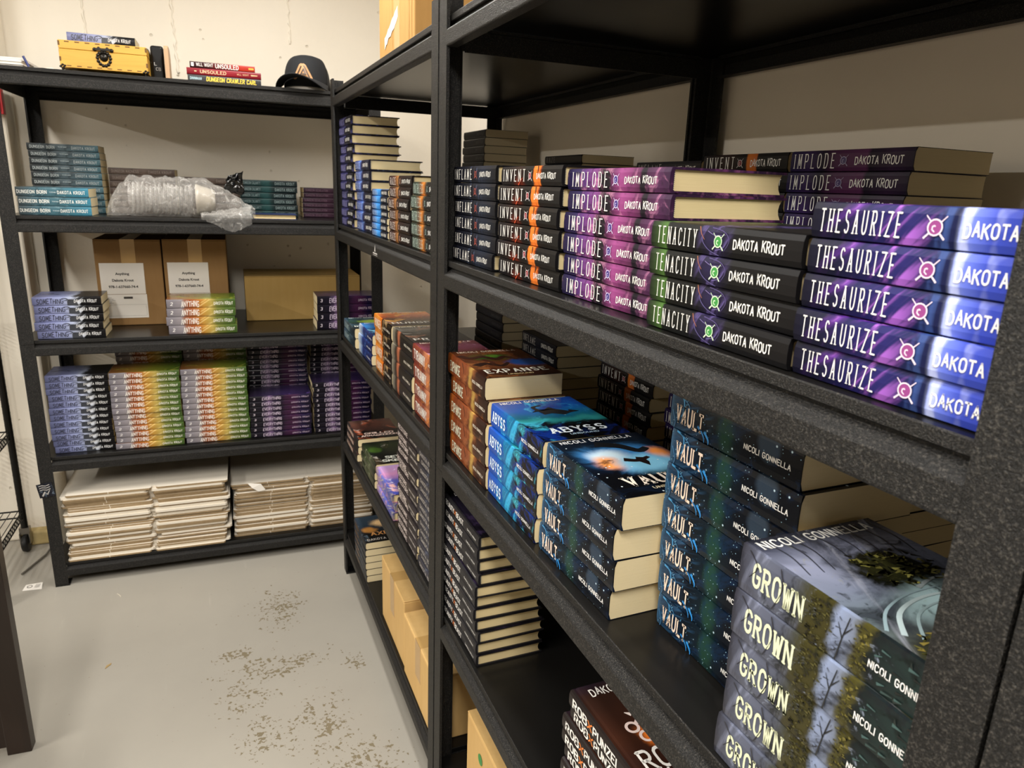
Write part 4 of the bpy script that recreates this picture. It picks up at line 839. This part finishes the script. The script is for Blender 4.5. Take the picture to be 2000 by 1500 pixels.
def blob(mb, x, y, z, r, ry=None): 
    mb.lathe([(.0001, -r*.5), (r*.7, -r*.3), (r, 0), (r*.7, r*.3), (.0001, r*.5)], (0, 0, 0), 10)
    n = 50; ry = ry or r
    for i in range(len(mb.v)-n, len(mb.v)):
        vx, vy, vz = mb.v[i]; mb.v[i] = (x+vx, y-abs(vz) if vz > 0 else y+vz*.1, z+vy*ry/r)
blob(o, cx, -.001, cz-.004, .013)
for k in range(14):
    a = k*2*PI/14; blob(o, cx+.0185*math.cos(a), -.001, cz-.006+.020*math.sin(a)*(1.15 if math.sin(a) < 0 else .9), .0052)
blob(o, cx, -.002, cz-.003, .006)
o.box(cx-.022, cx+.022, -.006, 0, cz+.016, cz+.0225)
for s in (-1, 1): blob(o, cx+s*.024, -.002, cz+.018, .006); blob(o, cx+s*.012, -.003, cz+.022, .005)
o.build('ornate_clasp', BRZ, e)
# things behind it
b = MB(); b.box(0, .225, 0, .14, 0, .113); o = b.build('black_binder_box', DARK, None, bw(-.985, .205, zt+.0003), THB); bevel(o, .004, 2); tag(o, 'black storage case behind the yellow wooden box', 'case')
put('something', bw(-1.002, .206, zt+.1138), THB, 'lavender grey paperback lying on the black case behind the wooden box', 'books on top of the end wall rack')
e = thing('black_game_box', 'glossy black rounded box beside the wooden box', 'box', bw(-.748, .12, zt+.0003), THB)
b = MB(); b.box(0, .040, 0, .16, 0, .112); bevel(b.build('body', plain('satin_black', '#0a0a0b', .4, 0, .1, 40, .25), e), .008, 4)
b = MB()
for f in lay('L', 'sans', .009, .006)[0]: b.add([(.010+a, -.0006, .050+c) for a, c in f], [(0, 1, 2, 3)])
for f in lay('CB', 'sans', .009, .014)[0]: b.add([(.014+a, -.0006, .034+c) for a, c in f], [(0, 1, 2, 3)])
b.build('white_lettering', paint('#b8b8b6'), e)
e = thing('wooden_bookend', 'upright light wood bookend with a rounded top', 'bookend', bw(-.702, .050, zt+.0003), THB)
b = MB(); pr = [(0, .003), (.10, .003), (.10, .075)]+[(.10-.045+.045*math.cos(a), .075+.030*math.sin(a)) for a in [k*PI/16 for k in range(1, 9)]]+[(.01, .105), (0, .098)]
b.prism(pr, lambda p, q, t: (t, p, q), 0, .013); bevel(b.build('upright_panel', mat_wood('pale_beech', '#a98462', '#c6a582', .5, (40, 40, 4)), e), .002, 2)
b = MB(); b.box(.0130, .070, 0, .10, 0, .003); b.build('base_plate', DARK, e)
b = MB(); b.box(0, .125, 0, .15, 0, .028); o = b.build('cardboard_tray', CARDT, None, bw(-.686, .26, zt+.0003), THB); tag(o, 'low cardboard tray between the bookend and the red books', 'tray')
# paper pile and pen at the left end
e = thing('paper_pile', 'pile of white papers at the left end of the top shelf', 'paper', bw(-1.245, .045, zt+.0003), THB)
rnd = random.Random(3)
for k in range(7):
    b = MB(); dx = rnd.uniform(-.004, .004); b.box(.045+dx, .140+dx, rnd.uniform(0, .006), .26, k*.0042, k*.0042+.0036); b.build('sheet_bundle', WHITE, e)
o = MB(); o.tube([(0, 0, .004), (-.012, .0, .034)], .0035, 8); tag(o.build('blue_pen', plain('blue_plastic', '#22306e', .35), None, bw(-1.088, .040, zt), THB), 'blue pen leaning on the white paper pile', 'pen')
b = MB(); n = 14
vs = []; fs = []
for i in range(n):
    for j in range(6):
        p = Vector((i*.008, j*.010, 0)); h = abs(mnoise.noise(p*90))*.016*math.sin(PI*(i+.5)/n)*math.sin(PI*(j+.5)/6)+.0008
        vs.append((p.x, p.y, h))
for i in range(n-1):
    for j in range(5): fs.append((i*6+j, (i+1)*6+j, (i+1)*6+j+1, i*6+j+1))
b.add(vs, fs); o = b.build('crumpled_tissue', plain('white_tissue', '#efe8da', .7), None, bw(-1.128+.04, .02, zt+.0002), THB); tag(o, 'crumpled white tissue beside the yellow wooden box', 'tissue')

# baseball cap
CAPB = plain('black_cap_fabric', '#15171b', .85, 0, .15, 300); CAPM = plain('grey_cap_mesh', '#2a2a29', .8, 0, .25, 500)
cap = thing('baseball_cap', 'black baseball cap with a tan triangular patch', 'cap', bw(-.240, .125, zt+.001), THB-math.radians(20))
# cap local: faces -y
def cpt(a, v):     # a angle from front, v 0..1 up
    front = max(0, math.cos(a)); ph = v*PI/2
    rx = .080; ry = .094 if math.cos(a) > 0 else .090
    r = math.cos(ph)**(.42 if front > 0 else .62); h = .108*math.sin(ph)**(.85)
    return (rx*r*math.sin(a), -ry*r*math.cos(a)+.012*v, .012+h+.004*front*v)
for nm, a0, a1, m in (('crown_front', -80, 80, CAPB), ('crown_back', 80, 280, CAPM)):
    b = MB(); N, K = 18, 10; vs = []; fs = []
    for i in range(N+1):
        for j in range(K+1): vs.append(cpt(math.radians(a0+(a1-a0)*i/N), j/K*.985))
    for i in range(N):
        for j in range(K): fs.append((i*(K+1)+j, (i+1)*(K+1)+j, (i+1)*(K+1)+j+1, i*(K+1)+j+1))
    b.add(vs, fs, 0, True); o = b.build(nm, m, cap); md = o.modifiers.new('s', 'SOLIDIFY'); md.thickness = .0022; md.offset = -1
b = MB(); N, K = 20, 7; vs = []; fs = []
for i in range(N+1):
    a = math.radians(-76+152*i/N); p0 = cpt(a, 0.0)
    for j in range(K+1):
        s = j/K; ext = .096*math.cos(a*.93)**.7
        x = p0[0]*(1+.16*s); y = p0[1]-ext*s; zz = .026-.034*(abs(x)/.085)**2*(.45+.55*s)-.002*s+.008*math.cos(a)
        vs.append((x, y, max(.0, zz+.006)))
for i in range(N):
    for j in range(K): fs.append((i*(K+1)+j, i*(K+1)+j+1, (i+1)*(K+1)+j+1, (i+1)*(K+1)+j))
b.add(vs, fs, 0, True); o = b.build('brim', CAPB, cap); md = o.modifiers.new('s', 'SOLIDIFY'); md.thickness = .003; md.offset = 1
b = MB(); b.lathe([(.0001, .004), (.005, .003), (.006, 0)], (0, .012, .123), 12); b.build('top_button', CAPB, cap)
b = MB(); vs = []
for i in range(19):
    a = math.radians(-80+160*i/18); p = cpt(a, 0); vs += [(p[0]*.93, p[1]*.93, .001), (p[0]*.93, p[1]*.93, .024)]
b.add(vs, [(2*i, 2*i+2, 2*i+3, 2*i+1) for i in range(18)]); b.build('sweatband', WHITE, cap)
def cappatch(x, h): 
    v = min(.98, (h-.012)/.112); a = math.asin(max(-1, min(1, x/.080))); 
    ph = math.asin(min(1, max(0, (h-.016)/.112))**(1/.85)); q = cpt(a, ph*2/PI); return (x, q[1]-.0022, h)
patch = [(-.038, .040), (-.036, .034), (.036, .034), (.038, .040), (.012, .082), (.004, .087), (-.010, .087), (-.015, .083)]
b = MB(); cpts = [cappatch(.008+p*.86, q) for p, q in patch]; ctr = cappatch(.008, .056)
b.add([ctr]+cpts, [(0, 1+i, 1+(i+1) % 8) for i in range(8)], 0); pt = b.build('triangle_patch', plain('tan_leather', '#b98a5c', .6, 0, .06, 80), cap)
b = MB()
for path in ([(-.026, .042), (-.006, .078)], [(-.010, .046), (.004, .070)], [(-.026, .042), (.018, .042)], [(.004, .080), (.027, .040)], [(-.002, .052), (.012, .052), (.004, .066)]):
    for f in ribbon([(p, q) for p, q in path], .0042): b.add([(lambda t: (t[0], t[1]-.0012, t[2]))(cappatch(.008+p*.86, q)) for p, q in f], [(0, 1, 2, 3)])
b.build('patch_lines', paint('#3a2416'), pt)

# ------------------------------------------------------------------ plastic bag on the upper shelf
def mat_film(name, lo, hi, rough=.12):
    t = NT(name, rough, 0, .9); t.bsdf.inputs['Base Color'].default_value = (.80, .78, .74, 1)
    tr = t.n('ShaderNodeBsdfTransparent'); mx = t.n('ShaderNodeMixShader'); lw = t.n('ShaderNodeLayerWeight'); lw.inputs['Blend'].default_value = .35
    v = t.coord(); n = t.noise(v, 34, 3, .6, 2.0)
    fac = t.math('ADD', lo, t.math('MULTIPLY', t.math('ADD', t.math('MULTIPLY', lw.outputs['Facing'], .6), t.math('MULTIPLY', t.smooth(n, .5, .7), .5)), hi-lo), clamp=True)
    t.link(fac, mx.inputs[0]); t.link(tr.outputs[0], mx.inputs[1]); t.link(t.bsdf.outputs[0], mx.inputs[2])
    t.link(mx.outputs[0], t.t.nodes['Material Output'].inputs['Surface'])
    t.bump(t.noise(t.coord((40, 14, 14)), 1, 4, .6, 2.5), .9, .006); return t.m
FILM = mat_film('clear_plastic_film', .10, .62, .06); CUP = mat_film('clear_plastic_cup', .22, .8, .15)
bag = thing('plastic_bag', 'clear plastic bag of stacked cup lids hanging over the shelf edge', 'bag', bw(-.925, .085, ZB[3]+.001), THB)
rnd = random.Random(11)
for k in range(15):
    b = MB(); R_ = .050+.004*math.sin(k*.9)
    b.lathe([(R_, 0), (R_, .003), (R_*.93, .006), (R_*.80, .011), (.0001, .012)], (0, 0, 0), 28)
    o = b.build('cup_lid', CUP, bag, (.075+k*.0135, .002*math.sin(k), .060+rnd.uniform(-.002, .002))); o.rotation_euler = (0, PI/2+rnd.uniform(-.04, .04), 0)
b = MB(); b.lathe([(.052, 0), (.054, .003), (.050, .012), (.040, .045), (.034, .062), (.0001, .063)], (0, 0, 0), 28); o = b.build('bowl', plain('milky_plastic', '#b8b0a2', .3), bag, (.285, 0, .060)); o.rotation_euler = (0, PI/2, 0)
b = MB(); N, K = 90, 40; vs = []; fs = []
for i in range(N+1):
    t = i/N; x = .478*t
    r = .067*min(1, (t/.16)**.55) if t < .16 else .067 if t < .62 else .067*(1-((t-.62)/.38)**1.4*.78)
    cy = 0 if t < .6 else -.05*((t-.6)/.4); cz = r*.97 if t < .9 else r*.97
    for j in range(K):
        a = 2*PI*j/K; P = Vector((x*34, math.cos(a)*1.5, math.sin(a)*1.5+3))
        w = mnoise.noise(P)*.010+mnoise.noise(P*2.3)*.006+abs(mnoise.noise(Vector((x*70, a*.7, 5))))*.006
        rr = r+w*min(1, t*6); vs.append((x, cy+rr*math.cos(a)*(1.05), max(.0006, cz+rr*math.sin(a))))
for i in range(N):
    for j in range(K): fs.append((i*K+j, i*K+(j+1) % K, (i+1)*K+(j+1) % K, (i+1)*K+j))
b.add(vs, fs, 0, True); b.build('bag_film', FILM, bag)
b = MB(); vs = []; fs = []; N, K = 24, 16     # loose end drooping over the front lip
for i in range(N+1):
    for j in range(K+1):
        u, v = i/N, j/K; x = .300+.165*u; y = -.030-.075*min(1, v/.78); zz = .010+.030*u*(1-v)-(.0 if v < .78 else ((v-.78)/.22)*.060*(1-abs(u-.6)*1.3))
        P = Vector((x*60, v*4, 2)); vs.append((x+mnoise.noise(P+Vector((9, 0, 0)))*.008, y-abs(mnoise.noise(P))*.008, zz+abs(mnoise.noise(P*1.7))*.012))
for i in range(N):
    for j in range(K): fs.append((i*(K+1)+j, i*(K+1)+j+1, (i+1)*(K+1)+j+1, (i+1)*(K+1)+j))
b.add(vs, fs, 0, True); b.build('loose_bag_end', mat_film('crumpled_plastic_film', .12, .6, .1), bag)
b = MB(); vs = []; fs = []
for i in range(11):
    for j in range(11):
        u, v = i/10, j/10; P = Vector((u*3, v*3, 1)); vs.append((.058*u-.014*(1-v)*0+.010*mnoise.noise(P*1.3)+.016*(v-.5)*(1-u), mnoise.noise(P*1.9)*.014, (.078-.02*u*0)*v*(.75+.25*u)+.010*mnoise.noise(P+Vector((7, 0, 0)))))
for i in range(10):
    for j in range(10): fs.append((i*11+j, (i+1)*11+j, (i+1)*11+j+1, i*11+j+1))
b.add(vs, fs, 0, True); o = b.build('black_printed_patch', plain('black_gloss_film', '#0c0c0c', .12), bag, (.385, -.002, .085))
md = o.modifiers.new('s', 'SOLIDIFY'); md.thickness = .002

# ------------------------------------------------------------------ small things
b = MB(); b.box(-.024, .024, -.0005, .0005, -.026, .026)
for k in range(3):
    for f in ribbon([(-.018, .018-k*.008), (-.008, .020-k*.008), (.004, .016-k*.008), (.016, .019-k*.008)], .0026): b.add([(p, -.0009, q) for p, q in f], [(0, 1, 2, 3)], 1)
for f in ribbon([(-.014, -.020), (-.004, -.006), (.002, -.016), (.012, -.002)], .005, .002): b.add([(p, -.0009, q) for p, q in f], [(0, 1, 2, 3)], 1)
o = b.build('picture_card', [art('card_art', .05, .05, .05, [(0, '#1c1c22'), (1, '#2a2c36')], [('mottle', '#7a8a9a', 60, .52, .7, .7)]), paint('#b8b4b0')], None, bw(-1.198, -.0082, .383), THB)
o.rotation_euler = (0, math.radians(-8), THB); tag(o, 'small dark picture card stuck on the left rack post', 'card')
b = MB(); b.add([(0, 0, 0), (.062, -.006, 0), (.058, .034, .006), (.004, .038, .002)], [(0, 1, 2, 3)])
for f in ribbon([(.020+.008*math.cos(k*PI/6), .018+.008*math.sin(k*PI/6)) for k in range(13)], .002): b.add([(p, q, .0042) for p, q in f], [(0, 1, 2, 3)], 1)
for k in range(4): 
    for f in ribbon([(.038+.004*k, .004), (.040+.004*k, .028)], .001): b.add([(p, q, .0052) for p, q in f], [(0, 1, 2, 3)], 1)
o = b.build('paper_tag', [WHITE, paint('#5a5656')], None, bw(-1.318, .000, .0006), THB); tag(o, 'creased white paper tag on the floor by the rack foot', 'paper')
b = MB(); b.add([(0, 0, 0), (.050, -.010, -.004), (.066, -.012, -.030), (.040, -.010, -.036), (.018, -.008, -.020)], [(0, 1, 2, 3, 4)])
o = b.build('packing_slip', WHITE, None, bw(-.535, .022, .318), THB); tag(o, 'white slip lying on the right stack of flattened boxes', 'paper')
b = MB(); b.prism([(0, 0), (.022, .006), (.026, .012), (.010, .011)], lambda p, q, t: (p, q, t), .0003, .0018); o = b.build('wood_chip', plain('pale_splinter', '#a98e5c', .7), None, (-.795, .858, 0), .6); tag(o, 'tan scrap lying in the middle of the grey floor', 'scrap')
b = MB(); b.tube([(0, 0, .0015), (.006, -.012, .0012), (.010, -.028, .0012)], .0011, 6); o = b.build('straw_piece', plain('white_straw', '#ded6c4', .6), None, (-.805, 1.305, 0), .2); tag(o, 'thin white splinter on the floor before the end wall rack', 'scrap')
b = MB(); b.box(0, .050, 0, .03, 0, .090); b.box(.006, .044, -.003, 0, .008, .07); o = b.build('alarm_box', plain('red_enamel', '#b01c22', .35), None, bw(-1.306, .399, 1.655), THB); bevel(o, .004, 2); tag(o, 'red alarm box on the wall pillar at the left edge', 'alarm')
o = MB(); o.tube([(0, 0, .75), (.004, 0, .5), (-.002, 0, .3), (.006, -.01, .12), (.01, -.06, .02), (-.01, -.16, .006), (-.06, -.30, .006)], .004, 6); tag(o.build('grey_cable', plain('grey_cable_sheath', '#6a655c', .6), None, bw(-1.285, .420, 0), THB), 'grey cable running down the wall pillar to the floor', 'cable')
b = MB(); b.lathe([(.0001, .001), (.026, .001), (.026, .30), (.030, .302), (.030, .33), (.0001, .332)], (0, 0, 0), 24); tag(b.build('pipe_stub', plain('white_pipe_plastic', '#ddd5c4', .4), None, bw(-1.248, .395, 0), THB), 'white capped pipe standing behind the left rack post', 'pipe')
b = MB(); b.box(0, .10, 0, .05, .001, .062); o = b.build('foam_block', plain('yellowed_foam', '#c4ae78', .8, 0, .15, 30), None, bw(-1.40, .365, 0), THB); bevel(o, .01, 3); tag(o, 'yellowish foam block at the foot of the wall pillar', 'foam')

# ------------------------------------------------------------------ wire rack at the left
wr = thing('wire_rack', 'black wire shelving on casters at the left edge', 'shelving', bw(-1.372, .335, 0), THB)
CH = plain('black_wire', '#1a1917', .35, .4)
for (x, y) in ((0, 0), (0, -.42), (-.85, 0), (-.85, -.42)):
    o = MB(); o.tube([(x, y, .10), (x, y, 1.75)], .0125, 12)
    for k in range(64): o.lathe([(.0132, -.0012), (.0132, .0012)], (x, y, .12+k*.0254), 10)
    o.build('post', CH, wr)
    c = MB(); c.lathe([(.0001, -.012), (.028, -.012), (.034, -.009), (.036, 0), (.034, .009), (.028, .012), (.0001, .012)], (0, 0, 0), 20)
    w = c.build('caster_wheel', plain('black_rubber', '#101010', .5), wr, (x, y-.010, .037)); w.rotation_euler = (0, PI/2, 0)
    c = MB(); c.box(x-.018, x+.018, y-.012, y+.012, .074, .100); c.box(x-.018, x-.0145, y-.02, y+.012, .035, .08); c.box(x+.0145, x+.018, y-.02, y+.012, .035, .08); c.build('caster_fork', plain('bright_steel', '#8a8680', .3, .9), wr)
for zz in (.17, .50, .95, 1.40):
    o = MB()
    for dz in (0, -.028):
        o.tube([(0, 0, zz+dz), (-.85, 0, zz+dz), (-.85, -.42, zz+dz), (0, -.42, zz+dz), (0, 0, zz+dz)], .0032, 6)
    for k in range(17): o.tube([(0, -.42*k/17, zz-.028), (0, -.42*(k+.5)/17, zz), (0, -.42*(k+1)/17, zz-.028)], .0015, 5)
    for k in range(36):
        x = -.012-k*.0235; o.tube([(x, 0, zz+.003), (x, -.42, zz+.003)], .0016, 5)
    o.build('wire_shelf', CH, wr)
# ------------------------------------------------------------------ dark desk at the left foreground
dk = thing('desk', 'dark stained wooden desk end panel at the lower left', 'desk', (-.93, .556, 0), math.radians(-3))
DW = mat_wood('dark_stained_wood', '#1a110c', '#33241b', .4, (30, 30, 2.5)); 
b = MB(); b.box(-.055, 0, 0, .036, 0, .70); bevel(b.build('leg', DW, dk), .002, 2)
b = MB(); b.box(-.75, -.695, 0, .036, 0, .70); bevel(b.build('leg', DW, dk), .002, 2)
b = MB(); b.box(-.055, 0, -.60, -.564, 0, .70); bevel(b.build('leg', DW, dk), .002, 2)
b = MB(); b.box(-.695, -.055, .008, .026, .02, .70); b.build('end_panel', DW, dk)
b = MB(); b.box(-.76, -.005, -.61, .040, .70, .735); bevel(b.build('desk_top', DW, dk), .003, 2)
